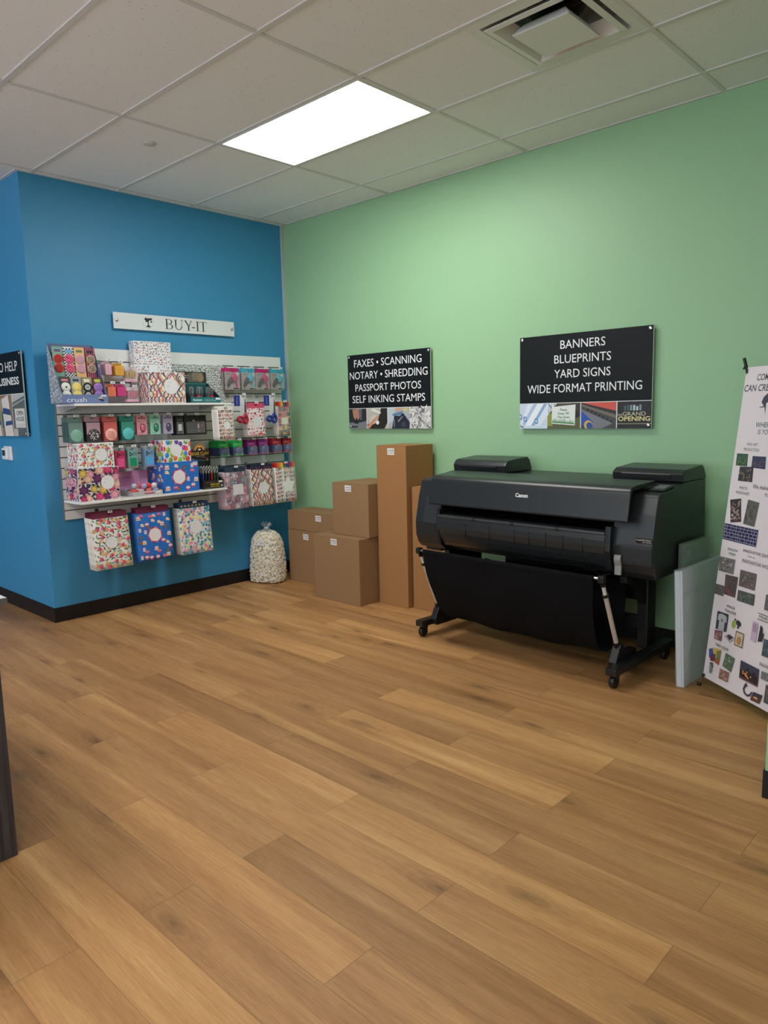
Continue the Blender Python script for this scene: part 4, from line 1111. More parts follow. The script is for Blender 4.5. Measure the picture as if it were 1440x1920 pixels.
def cake(P, x, y, s, k, r):
    W2 = (242, 236, 232); Pk = (232, 104, 156)
    if k == 0:   # tier cake
        P.rect(x - s * .42, x + s * .42, y - s * .45, y - s * .08, (236, 206, 150)); P.rect(x - s * .36, x + s * .36, y - s * .08, y + s * .22, W2); P.rect(x - s * .42, x + s * .42, y - s * .16, y - s * .04, Pk)
        for a in (-.2, 0, .2): P.rect(x + a * s - s * .02, x + a * s + s * .02, y + s * .22, y + s * .42, (250, 230, 120))
    elif k == 1: # cupcake
        P.poly([(x - s * .25, y - s * .4), (x + s * .25, y - s * .4), (x + s * .36, y), (x - s * .36, y)], (206, 70, 124)); P.ell(x, y + s * .08, s * .42, s * .22, W2); P.ell(x, y + s * .24, s * .26, s * .16, (246, 170, 196)); P.ell(x, y + s * .38, s * .08, s * .08, (214, 40, 60))
    elif k == 2: # macaron
        P.ell(x, y + s * .14, s * .40, s * .18, Pk); P.rect(x - s * .36, x + s * .36, y - s * .06, y + s * .06, W2); P.ell(x, y - s * .14, s * .40, s * .16, (206, 66, 130))
    elif k == 3: # slice
        P.poly([(x - s * .38, y - s * .2), (x + s * .4, y - s * .34), (x + s * .32, y + s * .1), (x - s * .34, y + s * .28)], (246, 226, 196)); P.poly([(x - s * .36, y + s * .02), (x + s * .36, y - s * .14), (x + s * .35, y - s * .06), (x - s * .36, y + s * .1)], (240, 140, 90)); P.ell(x, y + s * .2, s * .12, s * .1, W2)
    elif k == 4: # jar
        P.rect(x - s * .26, x + s * .26, y - s * .44, y + s * .24, (226, 222, 232)); P.rect(x - s * .2, x + s * .2, y + s * .24, y + s * .38, (226, 100, 140))
        for q in range(7): P.ell(x + r.uniform(-.2, .2) * s, y + r.uniform(-.36, .16) * s, s * .055, s * .055, r.choice([(220, 70, 120), (250, 200, 90), (90, 140, 220)]), 0, 6)
    else:        # donut
        P.ell(x, y, s * .36, s * .36, (150, 106, 70)); P.ell(x, y, s * .33, s * .3, (110, 82, 66)); P.ell(x, y, s * .12, s * .12, (130, 190, 150), 0, 8)
def pat_cakes(P, w, h, s=.046, seed=5, lab=None):
    r = random.Random(seed); i = 0
    for x, y in spot_grid(w, h, s * .92, r):
        if lab and math.hypot(x - lab[0], y - lab[1]) < lab[2] * 1.45: continue
        x = min(max(x, s * .45), w - s * .45); y = min(max(y, s * .45), h - s * .45)
        cake(P, x, y, s * .80, i % 6, r); i += 1
    for x, y in spot_grid(w, h, s * .8, r): P.ell(x, y, s * .03, s * .03, (180, 214, 240), 0, 6)
    if lab:
        for k in range(14): P.ell(lab[0] + lab[2] * 1.06 * math.cos(k * .449), lab[1] + lab[2] * 1.06 * math.sin(k * .449), lab[2] * .2, lab[2] * .2, (226, 110, 140) if k % 2 else (196, 50, 84), 0, 8)
        P.ell(lab[0], lab[1], lab[2], lab[2], (236, 232, 236), n=24)
def pat_pastel(P, w, h, s=.017, seed=6, lab=None):
    r = random.Random(seed); cols = [(96, 160, 196), (226, 130, 168), (236, 220, 130), (70, 150, 156), (132, 190, 206), (232, 160, 186), (60, 128, 170), (240, 232, 190)]
    for x, y in spot_grid(w, h, s * .95, r): P.ell(x, y, s * .52, s * .40, r.choice(cols), r.random() * 3, 9)
    if lab: circle_label(P, *lab, rim=(210, 214, 220))
def pat_hearts(P, w, h, s=.026, seed=7, lab=None):
    r = random.Random(seed); cols = [(222, 58, 92), (236, 120, 150), (204, 40, 70), (240, 156, 176), (110, 50, 70)]
    for x, y in spot_grid(w, h, s * .95, r): P.heart(x, y, s * r.choice([.22, .4, .46, .34]), r.uniform(-.6, .6), r.choice(cols))
    if lab: circle_label(P, *lab, rim=(226, 196, 204))
def pat_words(P, w, h, rows, seed=8, lab=None, words=('HAPPY HAPPY', 'BIRTHDAY'), blocks=False):
    r = random.Random(seed); cols = [(196, 66, 60), (60, 62, 70), (206, 120, 80), (120, 60, 66), (80, 82, 88)] if not blocks else [(206, 60, 70), (70, 120, 80), (52, 60, 100), (230, 150, 80), (180, 60, 120), (90, 150, 150)]
    rh = h / rows
    for i in range(rows):
        y = h - (i + 1) * rh + rh * .18; wd = words[i % len(words)]; x = w * .03; n = len(wd); cw = w * .94 / n
        for ch in wd:
            if ch != ' ': P.text(ch, x + cw * .08, x + cw * (.92 if ch != 'I' else .5), y + r.uniform(-.04, .04) * rh, rh * .70, r.choice(cols), .05)
            x += cw
    if lab == 'star':
        P.star(w * .60, h * .47, w * .36, (242, 242, 240), inner=.58)
    elif lab: circle_label(P, *lab, rim=(200, 190, 190))
def pat_stripes(P, w, h, s=.046, seed=9, lab=None):
    r = random.Random(seed); cols = [(170, 44, 60), (226, 180, 70), (44, 46, 70), (70, 120, 80), (210, 96, 60), (60, 64, 110), (190, 60, 110)]
    nx, ny = max(2, round(w / s)), max(2, round(h / s))
    for i in range(nx):
        for j in range(ny):
            x0, y0, a, b = i * w / nx, j * h / ny, w / nx, h / ny
            for k in range(4):
                c = r.choice(cols)
                if (i + j) % 2: P.rect(x0 + a * .04, x0 + a * .96, y0 + b * (k + .14) / 4, y0 + b * (k + .80) / 4, c)
                else: P.rect(x0 + a * (k + .14) / 4, x0 + a * (k + .80) / 4, y0 + b * .04, y0 + b * .96, c)
    if lab: P.rect(w * .27, w * .80, h * .38, h * .62, (226, 180, 140)); P.rect(w * .29, w * .78, h * .39, h * .61, (226, 232, 222))
def pat_leaves(P, w, h, s=.022, seed=10, lab=None):
    r = random.Random(seed)
    for x, y in spot_grid(w, h, s * .62, r): P.leaf(x, y, s * .42, s * .10, r.choice([.7, -.7, 2.3, .2]) + r.uniform(-.4, .4), r.choice([(60, 66, 68), (84, 92, 92), (110, 124, 116), (70, 80, 76)]))
def pat_confetti(P, w, h, s=.024, seed=11, lab=None):
    r = random.Random(seed); cols = [(196, 60, 76), (60, 84, 130), (120, 72, 96), (90, 110, 110), (214, 130, 90), (80, 76, 90)]
    for i, (x, y) in enumerate(spot_grid(w, h, s * .66, r)):
        k = i % 4; c = r.choice(cols); a = r.random() * 6.28
        if k == 0: P.leaf(x, y, s * .42, s * .08, a, c)
        elif k == 1: P.poly([(x + s * .3 * math.cos(a + q), y + s * .3 * math.sin(a + q)) for q in (0, 2.4, 3.9)], c)
        elif k == 2: P.ell(x, y, s * .12, s * .12, c, 0, 8)
        else: P.star(x, y, s * .26, c)
    if lab: P.rect(w * .35, w * .62, h * .44, h * .64, (150, 70, 84)); P.rect(w * .355, w * .615, h * .445, h * .635, (236, 236, 238))
def pat_leopard(P, w, h, s=.010, seed=12, cols=((40, 34, 34), (96, 70, 54))):
    r = random.Random(seed)
    for x, y in spot_grid(w, h, s, r): P.ell(x, y, s * .40, s * .30, cols[0], r.random() * 3, 7); P.ell(x + s * .05, y, s * .18, s * .12, cols[1], 0, 6)

# boxes standing on the shelves ----------------------------------------
def gift_box(label, x0, x1, y0, y1, z0, z1, base, pat, s, lab=None, side=True, sticker=None):
    t = thing('gift_box', label, 'box', ((x0 + x1) / 2, (y0 + y1) / 2, z0), 0, 'patterned gift boxes on the shelves')
    d, w, h = (x1 - x0) / 2, (y1 - y0) / 2, z1 - z0
    m = MB(); m.box(-d, d, -w, w, 0, h, base, .0015, 1)
    P = Paint(m, (d, -w + .002, .002), (0, 1, 0), (0, 0, 1), 2 * w - .004, h - .004, .0003)
    L_ = (lab[0] * 2 * w, lab[1] * h, lab[2]) if lab else None
    pat(P, 2 * w - .004, h - .004, s, lab=L_)
    for o, u, ww in (((-d + .002, -w, .002), (1, 0, 0), 2 * d - .004), ((d - .002, w, .002), (-1, 0, 0), 2 * d - .004)):
        Q = Paint(m, o, u, (0, 0, 1), ww, h - .004, .0003); pat(Q, ww, h - .004, s, lab=None)
    m.build('carton', PAPER, t)
    if sticker:
        m = MB(); P = Paint(m, (d, -w, 0), (0, 1, 0), (0, 0, 1), 2 * w, h, .0026); a, b = sticker[0] * 2 * w, sticker[1] * h; P.rect(a, a + .036, b, b + .016, (238, 240, 242)); P.rect(a + .008, a + .028, b + .005, b + .010, (150, 150, 156)); m.build('price_label', CARD, t)
    return t
gift_box('white box with small party shapes, standing tallest on the upper shelf', .024, .10, -1.528, -1.224, ZT + .0005, 2.014, (236, 236, 240), pat_confetti, .030, (0, 0, 0))
gift_box('white box with wavy rainbow lines in the middle of the upper shelf', .150, .292, -1.535, -1.233, ZT + .0005, 1.777, (238, 236, 238), pat_waves, .024, (.60, .53, .056), sticker=(.82, .88))
gift_box('floral box with big pink and yellow blooms, left end of lower shelf', .060, .262, -2.094, -1.795, ZL + .0005, 1.108, (222, 214, 222), pat_bigfloral, .054, (.70, .52, .048))
gift_box('white box of small pink flowers standing on the big-bloom box', .060, .242, -2.066, -1.811, 1.1090, 1.278, (240, 236, 232), pat_floral, .032, (.62, .50, .045))
gift_box('blue box with cakes and sweets on the lower shelf', .060, .282, -1.452, -1.152, ZL + .0005, 1.106, (40, 116, 206), pat_cakes, .056, (.42, .50, .052), sticker=(.84, .90))
gift_box('white box with coloured balloons standing on the blue cake box', .070, .262, -1.433, -1.199, 1.1070, 1.273, (236, 234, 238), pat_balloons, .046, (.46, .52, .046), sticker=(.80, .90))

# large leaf-pattern mailer leaning at the back of the upper shelf
t = thing('padded_mailer', 'grey leaf pattern mailer leaning behind the display on the upper shelf', 'mailer', (.062, -.964, ZT + .0008))
t.rotation_euler = (0, -.06, 0)
m = MB(); m.box(-.018, 0, -.244, .244, .0012, .312, (214, 218, 218), .006); P = face(m, .476, .30, .008); pat_leaves(P, .476, .30, .030); m.build('envelope', PAPER, t)

# mailers hanging on hooks ---------------------------------------------
def mailer(label, w, h, base, hdr, pat, s, lab, group, hdr_paint=None, hh=.042, words=None):
    """padded envelope with a header strip that hangs on the hook; origin = hang hole"""
    t = thing('padded_mailer', label, 'mailer', (0, 0, 0), 0, group)
    zt = .016                                 # top of header above the hole
    m = MB(); tab(m, -.0016, 0, -w * .47, w * .47, zt - hh, zt, hdr)
    P = face(m, w * .94, hh, zt - hh)
    if hdr_paint: hdr_paint(P, w * .94, hh)
    m.build('header_strip', PAPER, t)
    m = MB(); z1 = zt - hh + .004; z0 = zt - h; bh = z1 - z0
    # softly padded body
    nx, nz = 8, 8
    V = []
    for side in (0, 1):
        for j in range(nz + 1):
            for i in range(nx + 1):
                a, b = i / nx, j / nz
                q = (1 - (2 * a - 1) ** 6) * (1 - (2 * b - 1) ** 6)
                V.append(((.0012 + .0035 * q) * (1 if side == 0 else -1) - .004, (a - .5) * w, z0 + b * bh))
    F = []
    k = (nx + 1) * (nz + 1)
    for j in range(nz):
        for i in range(nx):
            q = j * (nx + 1) + i
            F.append((q, q + 1, q + nx + 2, q + nx + 1)); F.append((k + q + nx + 1, k + q + nx + 2, k + q + 1, k + q))
    for i in range(nx): F.append((k + i, k + i + 1, i + 1, i)); q = nz * (nx + 1) + i; F.append((q, q + 1, k + q + 1, k + q))
    for j in range(nz): q = j * (nx + 1); F.append((q, q + nx + 1, k + q + nx + 1, k + q)); q += nx; F.append((k + q, k + q + nx + 1, q + nx + 1, q))
    m.add(V, F, base, True)
    P = Paint(m, (.0010, -w / 2 + .002, z0 + .002), (0, 1, 0), (0, 0, 1), w - .004, bh - .004, .0002)
    L_ = (lab[0] * w, lab[1] * bh, lab[2]) if isinstance(lab, tuple) else lab
    if words: pat_words(P, w - .004, bh - .004, words[0], lab=L_, words=words[1], blocks=words[2])
    else: pat(P, w - .004, bh - .004, s, lab=L_)
    m.build('envelope', PAPER, t)
    return t
BACK = ' hanging behind the front one on its hook'
def put_mailers(lab_front, lab_back, y0, y1, z0, z1, X, n, dx, base, hdr, pat, s, lab, group, tilt=0.0, **kw):
    w, h = y1 - y0, z1 - z0
    f = mailer(lab_front, w, h, base, hdr, pat, s, lab, group, **kw)
    y = (y0 + y1) / 2; z = z1 - .016
    hang(f, X, y, z, n, dx, lab_back, group, tilt)
    peg(y, z, X, 'the ' + lab_back.split(' hanging')[0].replace('mailer', 'mailers'))
def stars(P, w, h):
    for i in range(7): P.flower(w * (.1 + i * .12), h * .42, h * .22, (206, 196, 90), (240, 220, 120))
def rainbow(P, w, h):
    c = [(206, 50, 50), (226, 90, 60), (232, 140, 60), (236, 206, 80), (90, 150, 80), (60, 120, 170), (70, 70, 140), (130, 60, 130), (200, 60, 90), (220, 130, 60)]
    for i in range(10): P.rect(w * i / 10, w * (i + 1) / 10, 0, h * .55 if w * i / 10 < w * .55 and w * (i + 1) / 10 > w * .45 else h, c[i])
def dots(P, w, h):
    r = random.Random(3)
    for i in range(14): P.flower(r.random() * w, r.random() * h * .5, h * .14, (150, 60, 96), (90, 90, 130))
put_mailers('white floral mailer, front of the lowest left stack', 'white floral mailer' + BACK, -2.008, -1.729, .375, .785, .215, 8, .0135, (240, 236, 230), (128, 50, 84), pat_floral, .036, (.48, .50, .044), 'white floral mailers behind the front one', tilt=.10)
put_mailers('blue mailer with cakes, front of the lowest middle stack', 'blue cake mailer' + BACK, -1.674, -1.386, .380, .785, .215, 6, .0125, (40, 116, 206), (120, 46, 88), pat_cakes, .050, (.50, .52, .050), 'blue cake mailers behind the front one', tilt=.08)
put_mailers('pastel balloon mailer, front of the lowest right stack', 'pastel balloon mailer' + BACK, -1.316, -1.034, .380, .782, .215, 7, .0125, (236, 236, 232), (44, 74, 116), pat_pastel, .025, (.50, .56, .052), 'pastel balloon mailers behind the front one', tilt=.09, hdr_paint=stars)
put_mailers('mauve floral mailer with a square label, front of its stack', 'mauve floral mailer' + BACK, -.900, -.678, .689, 1.034, .245, 10, .0125, (206, 184, 196), (44, 60, 82), lambda P, w, h, s, lab=None: (pat_bigfloral(P, w, h, s, cols=[(206, 146, 160), (136, 152, 166), (222, 180, 190), (150, 116, 134), (206, 190, 204)], leafc=((120, 130, 150), (170, 150, 168), (86, 90, 116), (196, 140, 156)), seed=5), P.rect(w * .34, w * .80, h * .38, h * .66, (226, 222, 228))), .046, None, 'mauve floral mailers behind the front one', tilt=.06)
put_mailers('wavy rainbow line mailer, front of its stack', 'wavy line mailer' + BACK, -.637, -.404, .691, 1.038, .245, 6, .0125, (238, 236, 236), (34, 38, 68), pat_waves, .021, (.52, .47, .048), 'wavy line mailers behind the front one', tilt=.06, hdr_paint=dots)
put_mailers('colourful birthday mailer with a white star, nearest the corner', 'birthday star mailer' + BACK, -.385, -.158, .694, 1.036, .245, 5, .0125, (238, 236, 234), (206, 60, 60), None, 0, 'star', 'birthday star mailers behind the front one', tilt=.06, hdr_paint=rainbow, words=(9, ('HAPPY BIRTHDAY',), True))
put_mailers('white happy birthday mailer hanging by the upper shelf end', 'happy birthday mailer' + BACK, -.990, -.838, 1.263, 1.5255, .335, 7, .0125, (238, 234, 228), (236, 232, 226), None, 0, (.52, .46, .030), 'happy birthday mailers behind the front one', tilt=.04, words=(8, ('HAPPYHAPPY', 'BIRTHDAY'), False), hh=.032)
put_mailers('pink heart mailer, front of its stack', 'pink heart mailer' + BACK, -.631, -.444, 1.269, 1.551, .222, 6, .0125, (240, 232, 234), (222, 84, 120), pat_hearts, .026, (.54, .50, .044), 'pink heart mailers behind the front one', tilt=.05)
put_mailers('striped block mailer under the blue hole punch nearest the corner', 'striped block mailer' + BACK, -.304, -.168, 1.267, 1.560, .222, 7, .0125, (236, 230, 226), (220, 120, 50), pat_stripes, .046, True, 'striped block mailers behind the front one', hdr_paint=rainbow)

# packs on the hooks ---------------------------------------------------
def pack(name, label, cat, group): return thing(name, label, cat, (0, 0, 0), 0, group)
def mirror_pack(label, card, dark, disc, motif=None):
    t = pack('mirror_pack', label, 'packaged mirror', 'compact mirrors on hooks'); w = .106
    m = MB(); tab(m, -.002, 0, -w / 2, w / 2, -.024, .010, card); m.box(-.002, 0, -w / 2, w / 2, -.165, -.024, dark); m.build('hang_card', CARD, t)
    m = MB(); m.box(0, .014, -w / 2 + .004, w / 2 - .002, -.165, -.028, dark, .003, 2); P = face(m, w - .008, .137, -.165, x=.014); P.rect(0, w - .008, .052, .135, card); P.rect(.01, w - .03, .082, .0835, dark); P.rect(.01, w - .02, .070, .0715, dark); m.build('carton', CARD, t)
    m = MB(); m.lathe([(.0, .0165), (.041, .0165), (.043, .015), (.043, .0142)], disc, c=(0, 0.002, -.118), n=28, axis='x')
    P = Paint(m, (.0165, -.041, -.159), (0, 1, 0), (0, 0, 1), .082, .082, .0003)
    if motif: motif(P)
    m.build('round_mirror', GLOSS, t); return t
def leo(P):
    r = random.Random(2)
    for k in range(46):
        a, q = r.random() * 6.28, .036 * math.sqrt(r.random()); P.ell(.041 + q * math.cos(a), .041 + q * math.sin(a), .004, .003, r.choice([(226, 216, 216), (200, 190, 194)]), a, 7)
def strp(P):
    for k in range(5): P.poly([(.012 + .002 * k, .020 + k * .011), (.066, .010 + k * .011), (.068, .015 + k * .011), (.012, .025 + k * .011)], (206, 110, 96))
def speck(P):
    r = random.Random(6)
    for k in range(30):
        a, q = r.random() * 6.28, .036 * math.sqrt(r.random()); P.ell(.041 + q * math.cos(a), .041 + q * math.sin(a), .0015, .0015, (180, 226, 224), 0, 6)
ZH = 1.4530
for lab, back, y, X, n, card, dark, disc, mo in (
    ('grey-green mirror pack, first of the upper hook row', 'grey-green mirror pack', -2.046, .172, 5, (112, 140, 134), (78, 108, 108), (130, 176, 156), None),
    ('mauve and black mirror pack with leopard print disc', 'mauve mirror pack', -1.922, .172, 3, (178, 142, 158), (44, 44, 52), (40, 40, 44), leo),
    ('coral red mirror pack with a striped disc', 'coral mirror pack', -1.795, .172, 3, (206, 100, 96), (160, 70, 76), (244, 190, 176), strp),
    ('deep teal mirror pack with a turquoise disc', 'teal mirror pack', -1.664, .172, 3, (60, 150, 132), (24, 92, 90), (92, 196, 196), speck)):
    f = mirror_pack(lab, card, dark, disc, mo); hang(f, X, y, ZH, n, .0215, back + BACK, back + 's behind the front one'); peg(y, ZH, X + .015, 'the ' + back + 's')
def charm_pack(label, card, gem):
    t = pack('charm_pack', label, 'packaged charm', 'charm packs on hooks'); w = .083
    m = MB(); tab(m, -.0025, 0, -w / 2, w / 2, -.132, .012, card); P = face(m, w, .144, -.132)
    P.rect(.01, w - .01, .116, .126, tuple(int(v * .7) for v in card)); P.rect(.012, .03, .09, .092, (120, 110, 116)); P.rect(.012, .05, .012, .016, (140, 120, 126)); m.build('hang_card', CARD, t)
    m = MB(); m.ball((.003, .004, -.082), .026, tuple(int(v * .55) for v in gem), 18, 8, (.18, .82, 1.25)); m.ball((.005, .004, -.082), .021, gem, 16, 8, (.22, .8, 1.2)); m.ball((.006, -.002, -.070), .006, (246, 240, 242), 8, 6, (.6, 1, 1.2)); m.tube([(.003, .012, -.054), (.003, .022, -.044), (.003, .026, -.034), (.003, .020, -.030), (.003, .014, -.038)], .0022, (214, 210, 208), 6); m.build('charm', GLOSS, t); return t
for lab, back, y, c, gm in (('pink charm pack beside the teal mirror pack', 'pink charm pack', -1.543, (226, 150, 164), (214, 110, 136)), ('mint charm pack with an oval green gem', 'mint charm pack', -1.434, (146, 206, 184), (60, 140, 116)), ('lilac charm pack with a dark oval gem', 'lilac charm pack', -1.328, (170, 160, 190), (84, 80, 108))):
    f = charm_pack(lab, c, gm); hang(f, .172, y, 1.4560, 3, .012, back + BACK, back + 's behind the front one'); peg(y, 1.4560, .172, 'the ' + back + 's')
def black_pack(label, w, kind):
    t = pack('gadget_pack', label, 'packaged gadget', 'black gadget packs on hooks')
    m = MB(); tab(m, -.0025, 0, -w / 2, w / 2, -.028, .010, (26, 27, 30)); m.box(-.003, .0, -w / 2, w / 2, -.142, -.028, (22, 23, 26)); P = face(m, w, .142, -.142)
    if kind: P.rect(w * .55, w * .94, .02, .118, (48, 40, 46)); P.rect(w * .36, w * .48, .104, .116, (130, 132, 136)); P.ell(w * .63, .066, .009, .020, (160, 160, 164)); P.ell(w * .80, .072, .014, .013, (130, 50, 56)); P.rect(w * .60, w * .70, .026, .030, (150, 150, 152)); P.rect(w * .30, w * .48, .08, .083, (84, 86, 90)); P.rect(w * .30, w * .46, .07, .073, (84, 86, 90)); P.rect(w * .3, w * .46, .03, .033, (84, 86, 90))
    else: P.rect(w * .30, w * .78, .035, .085, (196, 198, 202)); P.rect(w * .2, w * .8, .11, .125, (70, 72, 76))
    m.build('hang_card', CARD, t)
    m = MB(); m.box(0, .010, -w * .42, w * .42, -.13, -.04, W_, .003); m.build('blister', CLEAR, t); return t
f = black_pack('narrow black gadget pack with a pale stripe', .066, 0); hang(f, .165, -1.2235, 1.4500, 5, .018, 'narrow black gadget pack' + BACK, 'narrow black packs behind the front one'); peg(-1.2235, 1.4500, .175, 'the narrow black gadget packs')
f = black_pack('wide black gadget pack with a dark red picture', .195, 1); hang(f, .165, -1.083, 1.4500, 3, .018, 'wide black gadget pack' + BACK, 'wide black packs behind the front one'); peg(-1.083, 1.4500, .175, 'the wide black gadget packs')

def mini_box(label, w, h, col, d=.026):
    t = pack('clip_box', label, 'small box', 'small coloured boxes on hooks')
    m = MB(); tab(m, -.0015, 0, -w * .36, w * .36, -.012, .008, tuple(int(v * .92) for v in col)); m.build('hang_tab', CARD, t)
    m = MB(); m.box(-d * .4, d * .6, -w / 2, w / 2, -.012 - h, -.012, col, .002); P = face(m, w, h, -.012 - h, x=d * .6)
    for k in range(4): P.rect(w * .2, w * (.8 - .1 * (k % 2)), h * (.2 + k * .18), h * (.225 + k * .18), tuple(int(v * .75) for v in col))
    m.build('carton', CARD, t); return t
for lab, back, y, z, w, h, c, X in (('pale pink small box on the hook by the sleep mask crate', 'pale pink small box', -1.768, 1.846, .046, .075, (226, 178, 196), .15), ('mustard yellow small box on the topmost hook row', 'mustard small box', -1.684, 1.836, .066, .068, (226, 168, 66), .15), ('orange small box above the upper shelf', 'orange small box', -1.760, 1.684, .060, .066, (240, 132, 96), .16), ('magenta small box above the upper shelf', 'magenta small box', -1.684, 1.684, .066, .064, (206, 62, 130), .16)):
    f = mini_box(lab, w, h, c); hang(f, X, y, z, 3, .032, back + BACK, back + 'es behind the front one'); peg(y, z, X + .016, 'the ' + back + 'es')
def claw_pack(label, col):
    t = pack('hair_claw_pack', label, 'packaged hair clip', 'hair clip pouches on hooks'); w = .092
    m = MB(); tab(m, -.001, 0, -w / 2, w / 2, -.012, .010, (214, 200, 206)); m.box(-.001, 0, -w / 2, w / 2, -.094, -.075, (226, 170, 190)); P = face(m, w, .019, -.094); P.rect(.02, .07, .007, .009, (170, 100, 130)); m.build('hang_card', CARD, t)
    for s_ in (-.019, .021):
        m = MB()
        for k in (-1, 1):
            m.tube([(.004, s_, -.018), (.006, s_ + k * .011, -.026), (.007, s_ + k * .014, -.042), (.006, s_ + k * .009, -.058), (.005, s_ + k * .003, -.068)], [.003, .0048, .005, .004, .0015], col, 8)
        m.build('claw_clip', GLOSS, t)
    m = MB(); m.box(-.0005, .014, -w / 2 + .001, w / 2 - .001, -.092, -.012, W_, .004); m.build('pouch', CLEAR, t); return t
for lab, back, y, z, c in (('clear pouch with two gold hair clips beside the party shapes box', 'gold hair clip pouch', -1.600, 1.805, (206, 160, 70)), ('clear pouch with two pink hair clips beside the wavy line box', 'pink hair clip pouch', -1.597, 1.660, (214, 110, 128))):
    f = claw_pack(lab, c); hang(f, .17, y, z, 4, .022, back + BACK, back + 'es behind the front one'); peg(y, z, .186, 'the ' + back + 'es')

def case_pack(label, base, pop, rim):
    t = pack('phone_case_pack', label, 'phone case', 'phone cases on hooks'); w = .078
    m = MB(); tab(m, -.001, 0, -w / 2, w / 2, -.014, .012, (150, 160, 166)); m.build('hang_card', CARD, t)
    m = MB(); m.box(-.004, .006, -w / 2, w / 2, -.146, -.014, base, .004, 3); P = face(m, w, .132, -.146, x=.006)
    for a, b in ((.012, .112), (.012, .094), (.028, .103)): P.ell(a + .006, b, .007, .007, (34, 38, 52), n=12)
    for i in range(3):
        for j in range(3): P.rect(.046 + i * .009, .053 + i * .009, .094 + j * .009, .100 + j * .009, tuple(int(v * .7) for v in base))
    P.rect(.014, .066, .014, .076, pop)
    for i in range(6): P.rect(.014, .066, .017 + i * .011, .018 + i * .011, tuple(int(v * .8) for v in pop))
    for i in range(5): P.rect(.018 + i * .011, .019 + i * .011, .014, .076, tuple(int(v * .8) for v in pop))
    P.stroke([(.008, .03), (.010, .010), (.036, .008), (.060, .010), (.070, .02)], .005, rim)
    m.build('phone_case', GLOSS, t); return t
for lab, back, y, b_, p_, r_ in (('pink phone case pack beside the small flower box', 'pink phone case pack', -1.730, (206, 66, 110), (250, 110, 170), (150, 40, 70)), ('mint phone case pack with a green panel', 'mint phone case pack', -1.632, (120, 172, 166), (30, 160, 116), (200, 70, 70)), ('pale blue phone case pack beside the balloon box', 'pale blue phone case pack', -1.499, (120, 160, 196), (96, 186, 240), (210, 100, 80))):
    f = case_pack(lab, b_, p_, r_); hang(f, .168, y, 1.2270, 4, .016, back + BACK, back + 's behind the front one'); peg(y, 1.2270, .176, 'the ' + back + 's')

def punch_pack(label, col):
    t = pack('hole_punch_pack', label, 'packaged hole punch', 'hole punch packs on hooks'); w = .140
    G_ = (172, 164, 162)
    m = MB(); tab(m, -.002, 0, -w / 2, w / 2, -.022, .010, col); m.box(-.002, 0, -w / 2, w / 2, -.168, -.022, G_); P = face(m, w, .146, -.168)
    P.rect(.012, .06, .132, .136, (90, 86, 88)); P.rect(.012, .05, .124, .127, (110, 106, 108)); P.rect(.102, .128, .02, .055, col); P.rect(.08, .132, .006, .016, (40, 38, 42)); P.rect(.10, .134, .108, .138, (206, 206, 204)); P.rect(.095, .135, .096, .104, (40, 38, 40)); m.build('hang_card', CARD, t)
    m = MB(); m.tube([(.014, .004, -.020), (.016, .010, -.034), (.016, -.002, -.048)], [.006, .010, .008], col, 10); m.ball((.018, .012, -.072), .036, col, 16, 10, (.42, .95, .95)); m.tube([(.014, .028, -.066), (.015, .006, -.082), (.014, -.022, -.098)], [.012, .013, .008], col, 10); m.build('handle', GLOSS, t)
    m = MB(); m.tube([(.016, -.012, -.072), (.018, -.032, -.098), (.016, -.046, -.126), (.014, -.050, -.142)], [.013, .016, .013, .006], (24, 24, 28), 10); m.tube([(.020, -.020, -.070), (.024, -.028, -.088)], .004, (236, 236, 238), 6); m.build('jaw', GLOSS, t)
    m = MB(); m.box(0, .034, -w / 2 + .006, w / 2 - .006, -.158, -.026, W_, .008); m.build('blister', CLEAR, t); return t
for lab, y, c in (('pink hole punch pack beside the leaf pattern mailer', -.679, (196, 36, 112)), ('light blue hole punch pack between the two pink ones', -.515, (70, 170, 200)), ('pink hole punch pack between the two blue ones', -.365, (186, 34, 108)), ('light blue hole punch pack nearest the corner', -.208, (60, 166, 190))):
    f = punch_pack(lab, c); hang(f, .11, y, 1.8300, 2, .044, ('pink' if c[0] > 100 else 'blue') + ' hole punch pack behind the one ' + ('by the leaf mailer' if y < -.6 else 'between the pink ones' if y < -.45 else 'between the blue ones' if y < -.3 else 'nearest the corner'), None); peg(y, 1.8300, .145, 'the ' + lab.split(' pack')[0] + ' packs ' + lab.split('pack ')[1])

